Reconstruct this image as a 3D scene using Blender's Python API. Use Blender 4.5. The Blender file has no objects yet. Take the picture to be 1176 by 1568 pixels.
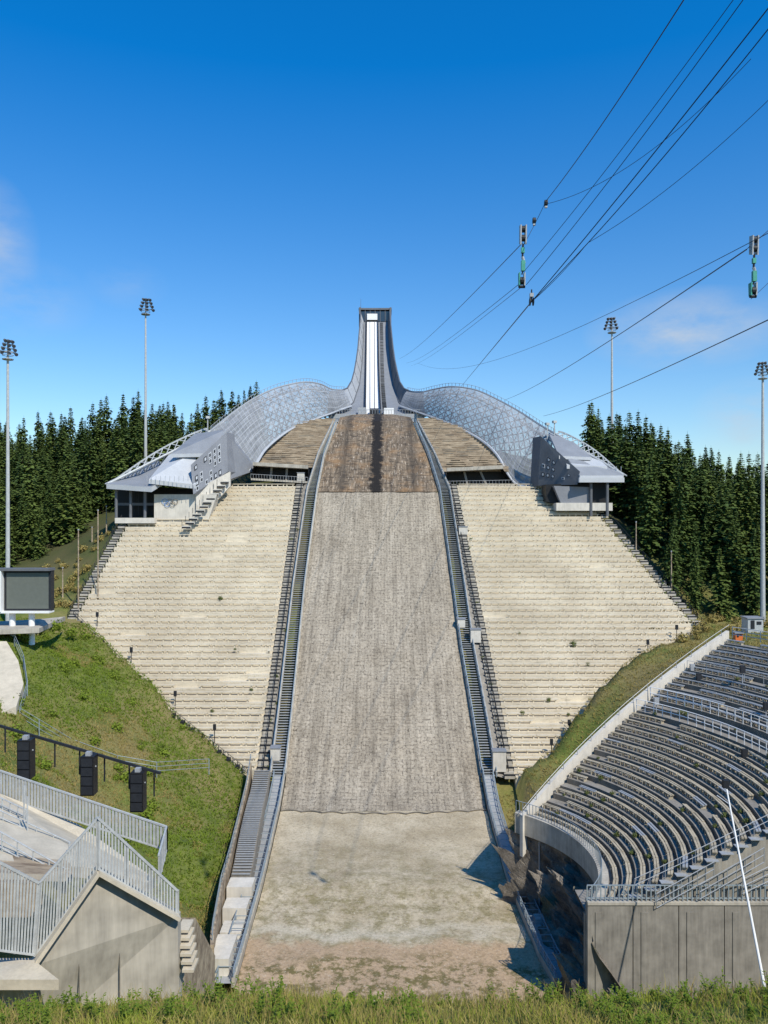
import bpy, math, random
import numpy as np
from mathutils import Vector, noise, Matrix
random.seed(7); np.random.seed(7)
CAMZ=36.0; F=1184.0
def W(px,py,d): return Vector(((px-588)/F*d, d, CAMZ+(784-py)/F*d))
scene=bpy.context.scene
U=random.uniform
# ------------------------------------------------------------ materials
class NT:
    def __init__(s,nt): s.nt=nt; s.n=nt.nodes; s.l=nt.links
    def new(s,t,**k):
        n=s.n.new(t)
        for a,b in k.items():
            if a=='ins':
                for i,v in b.items():
                    if hasattr(v,'is_output'): s.l.new(v,n.inputs[i])
                    else: n.inputs[i].default_value=v
            else: setattr(n,a,b)
        return n
    def noise(s,vec,scale,detail=4,rough=.6,dist=0):
        return s.new('ShaderNodeTexNoise',ins={'Vector':vec,'Scale':scale,'Detail':detail,'Roughness':rough,'Distortion':dist}).outputs['Fac']
    def ramp(s,fac,a,b,c0=0.0,c1=1.0):
        n=s.new('ShaderNodeMapRange',ins={0:fac,1:a,2:b,3:c0,4:c1}); return n.outputs[0]
    def mix(s,fac,a,b,mode='MIX'):
        n=s.new('ShaderNodeMix',data_type='RGBA',blend_type=mode)
        for i,v in ((0,fac),(6,a),(7,b)):
            if hasattr(v,'is_output'): s.l.new(v,n.inputs[i])
            else:
                n.inputs[i].default_value = v if i==0 else (v[0],v[1],v[2],1)
        return n.outputs[2]
    def math(s,op,a,b=0.0):
        return s.new('ShaderNodeMath',operation=op,ins={0:a,1:b}).outputs[0]
    def scale(s,vec,sc):
        return s.new('ShaderNodeMapping',ins={'Vector':vec,'Scale':sc}).outputs[0]
def newmat(name):
    m=bpy.data.materials.new(name); m.use_nodes=True
    t=NT(m.node_tree); b=t.n['Principled BSDF']
    t.co=t.new('ShaderNodeTexCoord').outputs['Object']; t.uv=t.n['Texture Coordinate'].outputs['UV']
    return m,t,b
def setb(t,b,col=None,rough=.8,metal=0,bump=None,bs=.3,bd=.05,spec=.3):
    if col is not None:
        if hasattr(col,'is_output'): t.l.new(col,b.inputs['Base Color'])
        else: b.inputs['Base Color'].default_value=(*col,1)
    b.inputs['Roughness'].default_value=rough; b.inputs['Metallic'].default_value=metal
    b.inputs['Specular IOR Level'].default_value=spec
    if bump is not None:
        bn=t.new('ShaderNodeBump',ins={'Strength':bs,'Distance':bd,'Height':bump})
        t.l.new(bn.outputs[0],b.inputs['Normal'])
def simple(name,c,var=.25,sc=1.5,rough=.8,metal=0,streak=False,spec=.3):
    m,t,b=newmat(name)
    n1=t.noise(t.co,sc,3); n2=t.noise(t.scale(t.co,(3,3,.25)),sc*2,4) if streak else t.noise(t.co,sc*9,3)
    f=t.math('ADD',t.math('MULTIPLY',n1,.6),t.math('MULTIPLY',n2,.4))
    f=t.ramp(f,.3,.7)
    lo=[x*(1-var) for x in c]; hi=[min(1,x*(1+var)) for x in c]
    setb(t,b,t.mix(f,lo,hi),rough,metal,n2 if streak else None,.25,.03,spec)
    return m
M={}
M['conc']=simple('concrete',(.39,.355,.295),.35,.7,.9,streak=True)
M['concpale']=simple('concrete_pale',(.56,.52,.45),.2,.7,.9,streak=True)
M['concdark']=simple('concrete_grey',(.23,.21,.18),.35,.9,.9,streak=True)
M['white']=simple('white_paint',(.78,.77,.74),.06,.6,.5)
M['steel']=simple('galvanised_steel',(.36,.37,.375),.2,3,.5,.2)
M['rail']=simple('galvanised_rail',(.28,.33,.36),.2,2,.5,.2)
M['railpale']=simple('zinc_slats',(.43,.44,.43),.25,3,.6,.1)
M['dark']=simple('dark_metal',(.02,.022,.026),.3,3,.6)
M['black']=simple('black_plastic_and_void_shade',(.012,.012,.013),.3,3,.5)  # real plastic on loudspeakers; on voids and recess walls it is painted shade
M['roof']=simple('roof_sheet',(.24,.25,.265),.15,.5,.6,.1)
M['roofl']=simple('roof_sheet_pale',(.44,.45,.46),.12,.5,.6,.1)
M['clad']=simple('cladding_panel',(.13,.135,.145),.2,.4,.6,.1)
M['cladl']=simple('cladding_panel_grey',(.21,.215,.23),.15,.4,.6,.1)
M['cable']=simple('cable_steel',(.03,.04,.07),.2,3,.5)
M['green']=simple('green_block',(.06,.30,.22),.2,3,.5)
M['bench']=simple('weathered_bench',(.17,.15,.12),.35,1.2,.85)
M['benchl']=simple('bleached_bench',(.38,.325,.235),.4,.8,.85)
M['screen']=simple('screen_matrix',(.13,.14,.12),.1,2,.5)
M['bark']=simple('bark',(.09,.07,.055),.3,2,.95)
M['sand']=simple('gravel_path',(.50,.44,.34),.2,1,.95)
M['orange']=simple('orange_plastic',(.6,.15,.04),.1,1,.5)
M['blue']=simple('blue_sign',(.05,.2,.5),.1,1,.5)
m,t,b=newmat('terrace_concrete')
n1=t.noise(t.co,.12,5); n2=t.noise(t.scale(t.co,(.5,3,3)),1.3,5,.7); n3=t.noise(t.co,5,3)
c=t.mix(t.ramp(n1,.35,.68),(.56,.485,.36),(.70,.62,.475))
c=t.mix(t.ramp(n2,.50,.72,0,.65),c,(.25,.21,.155))
c=t.mix(t.ramp(n3,.45,.8,0,.3),c,(.3,.26,.19))
c=t.mix(t.ramp(t.noise(t.scale(t.co,(2.5,.6,.6)),.7,4,.7),.58,.72,0,.35),c,(.2,.17,.12))
setb(t,b,c,.9); M['terr']=m
def netmat(name,cA,cB,netfac,dirt):
    m,t,b=newmat(name)
    n1=t.noise(t.uv,.10,5,.6); st=t.noise(t.scale(t.uv,(1.1,.06,1)),1.0,5,.65); n3=t.noise(t.uv,2.2,5,.85)
    n4=t.noise(t.scale(t.uv,(.35,1.1,1)),.8,5,.7)
    c=t.mix(t.ramp(n1,.3,.7),cA,cB)
    c=t.mix(t.ramp(st,.42,.68,0,.65),c,[x*.45 for x in cA])
    c=t.mix(t.ramp(n4,.5,.72,0,.5),c,[x*.5 for x in cB])
    # broken patches worn along the slope
    wp=t.noise(t.scale(t.uv,(.5,.22,1)),.5,5,.7)
    c=t.mix(t.ramp(wp,.54,.66,0,.45),c,(.13,.105,.075))
    wob=t.new('ShaderNodeTexNoise',ins={'Vector':t.uv,'Scale':1.1,'Detail':3}).outputs['Color']
    wv=t.new('ShaderNodeVectorMath',operation='SCALE',ins={0:wob,'Scale':.9}).outputs[0]
    va=t.new('ShaderNodeVectorMath',operation='ADD',ins={0:t.uv,1:wv}).outputs[0]
    br=t.new('ShaderNodeTexBrick',ins={'Vector':va,'Color1':(1,1,1,1),'Color2':(.85,.85,.85,1),'Mortar':(0,0,0,1),'Scale':1.0,'Mortar Size':.065,'Mortar Smooth':.9,'Brick Width':.50,'Row Height':.66}); br.offset=0
    g=t.ramp(br.outputs['Color'],0,1)
    patch=t.ramp(t.noise(t.uv,1.1,3,.8),.42,.60,.12,1)
    c=t.mix(t.math('MULTIPLY',t.math('MULTIPLY',t.math('SUBTRACT',1,g),netfac),patch),c,(.045,.036,.026))
    c=t.mix(t.ramp(n3,.46,.66,0,dirt),c,(.075,.058,.04))
    c=t.mix(t.ramp(t.noise(t.uv,3.2,4,.9),.57,.68,0,.6),c,(.68,.61,.50))
    setb(t,b,c,.95,0,n3,.6,.12); return m
M['net']=netmat('slope_netting',(.36,.30,.22),(.47,.405,.31),.85,.6)
m,t,b=newmat('worn_knoll_matting')
st=t.noise(t.scale(t.uv,(1.6,.10,1)),1.0,6,.75); st2=t.noise(t.scale(t.uv,(3,.45,1)),1.0,5,.8)
n1=t.noise(t.scale(t.uv,(.5,1.3,1)),1.1,6,.7); nb=t.noise(t.uv,.16,4)
c=t.mix(t.ramp(st,.38,.62),(.085,.063,.042),(.26,.195,.13))
c=t.mix(t.ramp(n1,.50,.60,0,.85),c,(.045,.035,.027))
c=t.mix(t.ramp(st2,.56,.64,0,.8),c,(.58,.48,.37))
c=t.mix(t.ramp(nb,.5,.65,0,.45),c,(.34,.19,.08))
sx=t.new('ShaderNodeSeparateXYZ',ins={0:t.uv}).outputs
wx=t.math('ADD',sx[0],t.math('MULTIPLY',t.math('SUBTRACT',t.noise(t.uv,.4,5,.8),.5),4.5))
ctr=t.ramp(t.math('ABSOLUTE',t.math('SUBTRACT',wx,-1.6)),.8,1.5,.97,0)
c=t.mix(ctr,c,(.012,.010,.009))
wx2=t.math('SUBTRACT',t.math('ABSOLUTE',t.math('SUBTRACT',sx[0],-1.2)),7.2)
c=t.mix(t.ramp(t.math('ABSOLUTE',t.math('ADD',wx2,t.math('MULTIPLY',t.math('SUBTRACT',n1,.5),3))),.0,1.4,.7,0),c,(.05,.04,.03))
setb(t,b,c,.95,0,n1,.5,.1); M['knoll']=m
m,t,b=newmat('outrun_gravel')
n1=t.noise(t.co,.14,6,.65); n2=t.noise(t.co,.8,5,.75); n3=t.noise(t.co,3.5,5,.85)
sy=t.new('ShaderNodeSeparateXYZ',ins={0:t.co}).outputs[1]
yy=t.math('ADD',sy,t.math('MULTIPLY',t.math('SUBTRACT',n1,.5),10))
c=t.mix(t.ramp(n1,.38,.62),(.38,.31,.205),(.55,.465,.33))
gm=t.ramp(yy,88,72,.05,.75)
c=t.mix(t.math('MULTIPLY',t.ramp(n2,.44,.60),gm),c,(.20,.17,.07))
c=t.mix(t.ramp(t.math('ABSOLUTE',t.math('SUBTRACT',yy,66.8)),.3,1.5,.6,0),c,(.56,.50,.39))
c=t.mix(t.ramp(yy,65.5,64.2,0,.85),c,(.46,.32,.20))
c=t.mix(t.math('MULTIPLY',t.ramp(yy,63.5,61,0,1),t.ramp(n2,.47,.57)),c,(.16,.13,.05))
c=t.mix(t.ramp(n3,.47,.66,0,.6),c,(.12,.09,.055))
c=t.mix(t.ramp(t.noise(t.co,4,3,.9),.60,.68,0,.6),c,(.68,.62,.51))
setb(t,b,c,.95,0,n3,.6,.12); M['outrun']=m
m,t,b=newmat('meadow_ground')
n1=t.noise(t.co,.06,5,.65); n2=t.noise(t.co,.45,5,.7); n3=t.noise(t.co,4,4,.8)
c=t.mix(t.ramp(n2,.35,.65),(.085,.12,.02),(.18,.20,.04))
c=t.mix(t.ramp(n1,.44,.58,0,.9),c,(.25,.195,.08))
c=t.mix(t.ramp(n3,.4,.7,0,.5),c,(.08,.08,.025))
s=t.new('ShaderNodeSeparateXYZ',ins={0:t.co}).outputs
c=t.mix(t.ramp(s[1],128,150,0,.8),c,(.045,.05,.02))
setb(t,b,c,.95,0,n3,.6,.15); M['ground']=m
def leafmat(name,a,b_,tr=.25,hue=None):
    m,t,b=newmat(name)
    r=t.new('ShaderNodeObjectInfo').outputs['Random']
    n=t.noise(t.co,.9,3,.7)
    f=t.math('ADD',t.math('MULTIPLY',r,.5),t.math('MULTIPLY',t.ramp(n,.3,.7),.5))
    c=t.mix(f,a,b_)
    if hue: c=t.mix(t.ramp(t.noise(t.co,1.7,2),.52,.66),c,hue)
    setb(t,b,c,.7,0,spec=.15)
    if tr>0:
        tl=t.new('ShaderNodeBsdfTranslucent'); t.l.new(c,tl.inputs[0])
        mx=t.new('ShaderNodeMixShader',ins={0:tr}); t.l.new(b.outputs[0],mx.inputs[1]); t.l.new(tl.outputs[0],mx.inputs[2])
        t.l.new(mx.outputs[0],t.n['Material Output'].inputs[0])
    return m
M['needle']=leafmat('spruce_needles',(.032,.062,.016),(.12,.155,.034),0)
M['grass']=leafmat('grass_blades',(.19,.25,.03),(.38,.38,.06),.4,(.52,.42,.15))
M['weed']=leafmat('weed_leaves',(.12,.19,.02),(.25,.31,.04),.35)
M['scrub']=leafmat('scrub_leaves',(.06,.085,.02),(.14,.16,.045),.1)
M['dry']=leafmat('dry_grass',(.42,.30,.12),(.32,.27,.08),.3,(.19,.20,.045))
m,t,b=newmat('perforated_steel')
n1=t.noise(t.uv,.25,3); st=t.noise(t.scale(t.uv,(2.5,.1,1)),1,4)
c=t.mix(t.ramp(n1,.3,.7),(.27,.28,.29),(.40,.41,.42)); c=t.mix(t.ramp(st,.4,.62,0,.55),c,(.14,.145,.155))
setb(t,b,c,.75,.0,spec=.15)
tp=t.new('ShaderNodeBsdfTransparent')
br=t.new('ShaderNodeTexBrick',ins={'Vector':t.uv,'Color1':(.26,.26,.26,1),'Color2':(.42,.42,.42,1),'Mortar':(0,0,0,1),'Scale':1.0,'Mortar Size':.09,'Mortar Smooth':.1,'Brick Width':1.5,'Row Height':1.5}); br.offset=0
mx=t.new('ShaderNodeMixShader',ins={0:t.ramp(br.outputs['Color'],0,1,.0,.9)}); t.l.new(b.outputs[0],mx.inputs[1]); t.l.new(tp.outputs[0],mx.inputs[2])
t.l.new(mx.outputs[0],t.n['Material Output'].inputs[0]); M['perf']=m
m,t,b=newmat('rock_face')
n1=t.noise(t.co,.6,7,.7); n2=t.noise(t.co,3,5,.8)
c=t.mix(t.ramp(n1,.35,.65),(.08,.07,.06),(.32,.275,.22)); c=t.mix(t.ramp(n2,.55,.75,0,.6),c,(.50,.41,.32))
c=t.mix(t.ramp(t.noise(t.co,.35,4),.55,.66,0,.6),c,(.10,.11,.04))
setb(t,b,c,.9,0,n2,.9,.3); M['rock']=m
m,t,b=newmat('timber_terrace')
n1=t.noise(t.scale(t.co,(.5,2,2)),.8,5,.7)
c=t.mix(t.ramp(n1,.35,.65),(.17,.125,.085),(.45,.36,.25)); setb(t,b,c,.9); M['timber']=m
m,t,b=newmat('window_glass'); setb(t,b,(.03,.045,.06),.08,.0,spec=.8); M['glass']=m
# ------------------------------------------------------------ mesh builder
class MB:
    def __init__(s): s.v=[]; s.f=[]; s.m=[]; s.uv=[]
    def face(s,pts,mi=0,uv=None):
        n=len(s.v); s.v.extend([tuple(p) for p in pts]); s.f.append(tuple(range(n,n+len(pts)))); s.m.append(mi); s.uv.append(uv)
    def box8(s,P,mi):
        n=len(s.v); s.v.extend([tuple(p) for p in P])
        for q in ((0,3,2,1),(4,5,6,7),(0,1,5,4),(1,2,6,5),(2,3,7,6),(3,0,4,7)):
            s.f.append(tuple(n+i for i in q)); s.m.append(mi); s.uv.append(None)
    def box(s,c,sz,mi=0,rz=0):
        x,y,z=sz[0]/2,sz[1]/2,sz[2]/2; cs,sn=math.cos(rz),math.sin(rz); P=[]
        for dz in (-z,z):
            for dx,dy in ((-x,-y),(x,-y),(x,y),(-x,y)):
                P.append((c[0]+dx*cs-dy*sn,c[1]+dx*sn+dy*cs,c[2]+dz))
        s.box8(P,mi)
    def beam(s,a,b,w,h,mi=0):
        a=Vector(a); b=Vector(b); d=(b-a)
        if d.length<1e-6: return
        d.normalize(); sd=d.cross(Vector((0,0,1)))
        if sd.length<.01: sd=Vector((1,0,0))
        sd.normalize(); up=sd.cross(d); P=[]
        for q in (a,b):
            for i,j in ((-1,-1),(1,-1),(1,1),(-1,1)): P.append(q+sd*(i*w/2)+up*(j*h/2))
        s.box8(P,mi)
    def tube(s,a,b,r0,r1=None,n=6,mi=0,cap=True):
        a=Vector(a); b=Vector(b); r1=r0 if r1 is None else r1; d=(b-a)
        if d.length<1e-6: return
        d.normalize(); sd=d.cross(Vector((0,0,1)))
        if sd.length<.01: sd=Vector((1,0,0))
        sd.normalize(); up=sd.cross(d); k=len(s.v)
        for q,r in ((a,r0),(b,r1)):
            for i in range(n):
                th=2*math.pi*i/n; s.v.append(tuple(q+sd*math.cos(th)*r+up*math.sin(th)*r))
        for i in range(n):
            j=(i+1)%n; s.f.append((k+i,k+j,k+n+j,k+n+i)); s.m.append(mi); s.uv.append(None)
        if cap:
            s.f.append(tuple(k+i for i in range(n))); s.m.append(mi); s.uv.append(None)
            s.f.append(tuple(k+n+i for i in range(n-1,-1,-1))); s.m.append(mi); s.uv.append(None)
    def prism(s,pts,off,mi=0,mside=None):
        pts=[Vector(p) for p in pts]; off=Vector(off); q=[p+off for p in pts]; ms=mi if mside is None else mside
        s.face(pts,mi); s.face(q[::-1],ms)
        for i in range(len(pts)):
            j=(i+1)%len(pts); s.face([pts[i],pts[j],q[j],q[i]],ms)
    def loft(s,A,B,n,mi=0,fn=None,u0=None):
        k=len(s.v); A=[Vector(p) for p in A]; B=[Vector(p) for p in B]; acc=0; vs=[]
        for i in range(len(A)):
            if i: acc+=((A[i]-A[i-1]).length+(B[i]-B[i-1]).length)/2
            vs.append(acc)
            for j in range(n+1):
                p=A[i].lerp(B[i],j/n)
                if fn: p=fn(p,i,j)
                s.v.append(tuple(p))
        for i in range(len(A)-1):
            for j in range(n):
                a=k+i*(n+1)+j; q=(a,a+1,a+n+2,a+n+1); uvs=[]
                for (ii,jj) in ((i,j),(i,j+1),(i+1,j+1),(i+1,j)):
                    w=(B[ii]-A[ii]).length; x0=A[ii].x if u0 is None else -w/2
                    uvs.append((x0+w*jj/n,vs[ii]))
                s.f.append(q); s.m.append(mi); s.uv.append(uvs)
    def finish(s,name,mats,parent=None,smooth=False):
        me=bpy.data.meshes.new(name); me.from_pydata(s.v,[],s.f); me.update()
        for mm in mats: me.materials.append(M[mm])
        me.polygons.foreach_set('material_index',s.m)
        if any(u is not None for u in s.uv):
            ul=me.uv_layers.new(name='UVMap'); dat=[]
            for f,u in zip(s.f,s.uv):
                for i in range(len(f)): dat.extend(u[i] if u else (0,0))
            ul.data.foreach_set('uv',dat)
        if smooth: me.polygons.foreach_set('use_smooth',[True]*len(me.polygons))
        o=bpy.data.objects.new(name,me); scene.collection.objects.link(o)
        if parent: o.parent=parent
        return o
def empty(name):
    o=bpy.data.objects.new(name,None); scene.collection.objects.link(o); return o
# ------------------------------------------------------------ landing profile
PYS=[600,645,700,755,900,1000,1100,1200,1240,1350,1470,1510,1560]
DS =[205,184,166,153,132,119.5,109,99,94,75,62,58.5,54]
pyd=np.arange(600,1561); dd=np.interp(pyd,PYS,DS)
k=21; ker=np.ones(k)/k
def sm(a): return np.convolve(np.pad(a,(k//2,k//2),mode='reflect',reflect_type='odd'),ker,'valid')
dd=sm(sm(dd)); zz=(784-pyd)/F*dd
def D(py): return float(np.interp(py,pyd,dd))
def S(px,py,dz=0):
    v=W(px,py,D(py)); v.z+=dz; return v
yz=dd[::-1]; zr=zz[::-1]
def prof(y): return CAMZ+np.interp(y,yz,zr)
def ip(tab,py): return float(np.interp(py,[a for a,_ in tab],[b for _,b in tab]))
LL=[(645,518),(700,498),(755,487),(900,468),(1000,458),(1100,448),(1200,437),(1240,430),(1350,405),(1470,372),(1510,360)]
LR=[(645,632),(700,655),(755,672),(900,692),(1000,705),(1100,722),(1200,738),(1240,745),(1350,775),(1470,825),(1510,848)]
# ------------------------------------------------------------ terrain
ctrl=[]
def C(x,y,z): ctrl.append((x,y,z+CAMZ))
def CW(px,py,d):
    v=W(px,py,d); ctrl.append((v.x,v.y,v.z))
for p in [(110,945,126),(190,800,148),(100,905,140),(0,872,150),(30,975,100),(-60,960,100),(150,1015,115),(50,1050,93),(100,1110,88),(200,1250,82),(270,1110,107),(330,1160,102),
          (330,1400,71),(300,1300,78),(385,1215,97),(250,1180,92),(0,1130,80),(-60,1100,75),(370,1300,81),(345,1470,62),(300,1500,58),(1080,945,132),(1000,862,142),(1176,950,130),(1140,968,112),(1065,990,117),
          (950,1118,96),(890,1160,99),(830,1208,94),(1250,960,120),(930,790,152)]: CW(*p)
for p in [(-104,210,6),(-60,205,9),(-38,200,12),(-100,170,-6),(-62,165,-3),(-150,300,18),(0,330,30),(150,300,5),(0,215,22),(-30,195,14),(30,195,14),(48,165,0),(60,152,-5),
          (85,155,-11),(100,175,-9),(60,190,3),(100,210,-5),(150,200,-12),(0,250,26),(-20,150,2),(20,150,2),(-300,200,0),(300,200,-20),(0,600,40),(-600,700,40),(600,700,10),
          (-1500,2500,60),(1500,2500,60),(-1500,0,-30),(1500,0,-30),(0,2500,70),(-40,50,-16),(-25,45,-18),(-22,34,-19),(-12,34,-28),(-12,45,-34),(-40,30,-17),(-30,62,-24),(-45,80,-20),
          (0,45,-37),(0,30,-32),(12,40,-37),(25,40,-37),(40,40,-30),(12,58,-37),(13,75,-37),(24,48,-37),(60,90,-18),(70,60,-20),(45,95,-17),(-30,15,-15),(30,15,-20),(0,15,-18),(-80,50,-14),(0,-50,-1),(-70,-50,-1),(70,-50,-1),
          (0,75,-37),(0,94,-37.5),(-6,62,-37)]: C(*p)
cp=np.array(ctrl); n=len(cp)
R=np.sqrt(((cp[:,None,:2]-cp[None,:,:2])**2).sum(-1))
A=np.zeros((n+3,n+3)); A[:n,:n]=-R; A[:n,n]=1; A[:n,n+1:]=cp[:,:2]; A[n,:n]=1; A[n+1:,:n]=cp[:,:2].T
sol=np.linalg.solve(A,np.concatenate([cp[:,2],[0,0,0]]))
def rbf(x,y):
    r=np.sqrt((x[:,None]-cp[None,:,0])**2+(y[:,None]-cp[None,:,1])**2)
    return -r@sol[:n]+sol[n]+sol[n+1]*x+sol[n+2]*y
def LO(py):
    if py<798: return ip([(735,352),(798,295)],py)
    return ip([(798,200),(945,120),(985,160),(1095,270),(1190,388)],py)
def LI(py): return ip([(735,455),(1190,393)],py)
def RI(py): return ip([(740,698),(1190,788)],py)
def RO(py):
    if py<777: return ip([(740,826),(777,850)],py)
    return ip([(777,905),(970,1070),(1190,820)],py)
CX,CY,R0=5.0,62.0,12.5
NR=28; DR=.97; DZ=.51
AW=math.radians(53)
def amax(r): return math.radians(46-12*(r-12.5)/27)
def amin(r): return -math.asin(min(1,7.4/r))
BANK_END=9.0; BS=.452
def terrain(x,y):
    x=np.asarray(x,float); y=np.asarray(y,float)
    h=rbf(x,y)
    pr=prof(y)
    pyy=np.interp(y,yz,pyd[::-1]); xl=np.interp(pyy,[a for a,_ in LL],[b for _,b in LL]); xr=np.interp(pyy,[a for a,_ in LR],[b for _,b in LR])
    lo=np.array([LO(v) if 740<v<1190 else 2000 for v in pyy]); ro=np.array([RO(v) if 740<v<1190 else -2000 for v in pyy])
    ppx=588+x*F/np.maximum(y,1)
    cen=(y>50)&(y<205)&(ppx>np.where(pyy>740,xl-62,xl-70))&(ppx<np.where(pyy>740,xr+62,xr+70))
    cen&=(np.abs(x)<24)
    cen|=(y>50)&(y<95)&(ppx>xl-12)&(ppx<xr+14)
    h=np.where(cen,np.minimum(h,pr-1.6),h)
    st=((ppx>lo-4)&(ppx<xl))|((ppx<ro+4)&(ppx>xr))
    h=np.where(st&(y>98)&(y<155),np.minimum(h,pr-1.5),h)
    r=np.hypot(x-CX,y-CY); an=np.arctan2(y-CY,x-CX)
    am=np.radians(46-12*(r-12.5)/27)
    inside=(r>11.5)&(r<42)&(y>50)&(an<am+.03)&(x>CX)
    h=np.where(inside,np.minimum(h,CAMZ-28+(r-12.5)*DZ/DR-2.0),h)
    gap=(r<=11.9)&(x>11.5)&(y>45)&(y<80); h=np.where(gap,np.minimum(h,CAMZ-36.6),h)
    nr=(y>36)&(y<=56.5)&(x>8); h=np.where(nr,np.minimum(h,CAMZ-35),h)
    bank=np.where(y<BANK_END,CAMZ-1.7-BS*y,CAMZ-1.7-BS*BANK_END-(y-BANK_END)*1.25)
    bank=np.where(y<0,CAMZ-1.7,bank)
    h=np.where(y<30,np.maximum(np.minimum(h,CAMZ-12),bank),h)
    nz=np.sin(x*.9+y*.4)*.08+np.sin(x*.37-y*.61)*.12+np.sin(x*2.3+1)*np.sin(y*2.1)*.05
    return h+nz
xs=np.concatenate([[-2500,-1600,-1000,-600,-400,-280,-200,-160,-130,-110,-95],np.arange(-85,86,1.0),[95,110,130,160,200,280,400,600,1000,1600,2500]])
ys=np.concatenate([[-600,-300,-120,-60,-25,-10,-4,0,3],np.arange(5,14,.35),np.arange(14,60,1.5),np.arange(60,190,1.0),np.arange(190,260,3),[270,290,320,360,420,520,700,1000,1500,2200,3200]])
X,Y=np.meshgrid(xs,ys); Z=np.concatenate([terrain(a,b) for a,b in zip(X,Y)]).reshape(X.shape)
nx=len(xs); ny=len(ys)
me=bpy.data.meshes.new('ground'); V=np.stack([X.ravel(),Y.ravel(),Z.ravel()],1)
fa=[(j*nx+i,j*nx+i+1,(j+1)*nx+i+1,(j+1)*nx+i) for j in range(ny-1) for i in range(nx-1)]
me.from_pydata(V.tolist(),[],fa); me.materials.append(M['ground']); me.polygons.foreach_set('use_smooth',[True]*len(fa))
g=bpy.data.objects.new('ground',me); scene.collection.objects.link(g)
def th(x,y): return float(terrain(np.array([x]),np.array([y]))[0])
# ------------------------------------------------------------ landing slope
def rowpts(tab,p0,p1,st,dz=0,off=0):
    return [S(ip(tab,p)+off,p,dz) for p in np.arange(p0,p1+.1,st)]
def rip(p,i,j): p.z+=noise.noise(Vector((p.x*.5,p.y*.5,1)))*.14; return p
b_=MB(); b_.loft(rowpts(LL,754,1242,4),rowpts(LR,754,1242,4),36,0,fn=rip)
b_.finish('ski_jump_landing_slope',['net'],smooth=True)
b_=MB(); prev=None
for i in range(81):
    f=i/80; a=S(430+315*f,1243+5*math.sin(f*math.pi)-2.5*abs(math.sin(f*31)),.12)
    if prev is not None: b_.tube(prev,a,.08,n=4,cap=False)
    prev=a
b_.finish('net_hem',['bench'])
b_=MB(); b_.loft(rowpts(LL,645,754,6),rowpts(LR,645,754,6),20,0)
A_=[S(518,645),W(521,639,190),W(545,634,207)]; B_=[S(632,645),W(629,639,190),W(600,634,207)]
b_.loft(A_,B_,6,0); b_.finish('ski_jump_knoll',['knoll'],smooth=True)
def wav(p,i,j): p.z+=noise.noise(Vector((p.x*.3,p.y*.3,0)))*.15; return p
b_=MB(); b_.loft(rowpts(LL,1242,1556,4),rowpts(LR,1242,1556,4),40,0,fn=wav); b_.finish('outrun',['outrun'],smooth=True)
def sidestrip(sign):
    tab=LL if sign<0 else LR
    inner=lambda p:ip(tab,p)
    e=empty('slope_stairway')
    b_=MB(); ps=np.arange(650,1196,6)
    w1=lambda p: ip([(645,5),(755,17),(1200,24)],p); w2=lambda p: ip([(645,6),(735,20),(755,34),(1200,44)],p)
    a0=[S(inner(p)+sign*1,p,.15) for p in ps]; a1=[S(inner(p)+sign*w1(p),p,.15) for p in ps]; a2=[S(inner(p)+sign*w2(p),p,-.3) for p in ps]
    b_.loft(a1,a2,2,0)
    for i in range(len(ps)-1):
        b_.beam(a1[i]+Vector((0,0,.2)),a1[i+1]+Vector((0,0,.2)),.3,.9,1)
        b_.beam(a0[i]+Vector((0,0,.15)),a0[i+1]+Vector((0,0,.15)),.22,.6,1)
    b_.finish('gutter',['concdark','conc'],e)
    b_=MB(); y0,y1=a0[-1].y,a0[0].y; N=int((y1-y0)/.42)
    for i in range(N):
        y=y0+.42*i; p=float(np.interp(y,yz,pyd[::-1])); q0=S(inner(p)+sign*2.5,p,.25); q1=S(inner(p)+sign*(w1(p)-1.5),p,.25)
        b_.box((q0+q1)/2,(abs(q1.x-q0.x),.3,.07),0)
    b_.finish('stair_treads',['steel'],e)
    b_=MB()
    for off,hh in ((lambda p:2,1.25),(lambda p:w1(p),1.2)):
        pts=[S(inner(p)+sign*off(p),p,0) for p in np.arange(650,1196,4)]
        acc=0
        for i in range(len(pts)-1):
            for h2 in (hh,hh*.65,hh*.35): b_.beam(pts[i]+Vector((0,0,h2)),pts[i+1]+Vector((0,0,h2)),.08,.08,0)
            acc+=(pts[i+1]-pts[i]).length
            if acc>1.7:
                acc=0; b_.beam(pts[i],pts[i]+Vector((0,0,hh)),.1,.1,0)
    b_.finish('handrail',['rail'],e)
sidestrip(-1); sidestrip(1)
def lowerside(sign):
    tab=LL if sign<0 else LR; e=empty('outrun_barrier'); b_=MB()
    ps=np.arange(1190,1515,5); pts=[S(ip(tab,p)+sign*3,p,0) for p in ps]
    for i in range(len(ps)-1):
        a,c=pts[i],pts[i+1]
        b_.beam(a+Vector((0,0,.25)),c+Vector((0,0,.25)),.25,.7,1)
        for h in (.75,1.0,1.25): b_.beam(a+Vector((0,0,h)),c+Vector((0,0,h)),.07,.07,0)
        if i%2==0: b_.beam(a,a+Vector((0,0,1.25)),.09,.09,0)
        a2=a+Vector((sign*1.3,0,0)); c2=c+Vector((sign*1.3,0,0))
        for h in (.5,1.0): b_.beam(a2+Vector((0,0,h)),c2+Vector((0,0,h)),.07,.07,0)
        if i%2==0: b_.beam(a2,a2+Vector((0,0,1.0)),.09,.09,0); b_.beam(a+Vector((0,0,1)),a2+Vector((0,0,1)),.05,.05,0)
    b_.loft([p+Vector((0,0,.2)) for p in pts],[p+Vector((sign*1.3,0,.2)) for p in pts],1,2)
    b_.finish('rails',['rail','conc','steel'],e)
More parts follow.
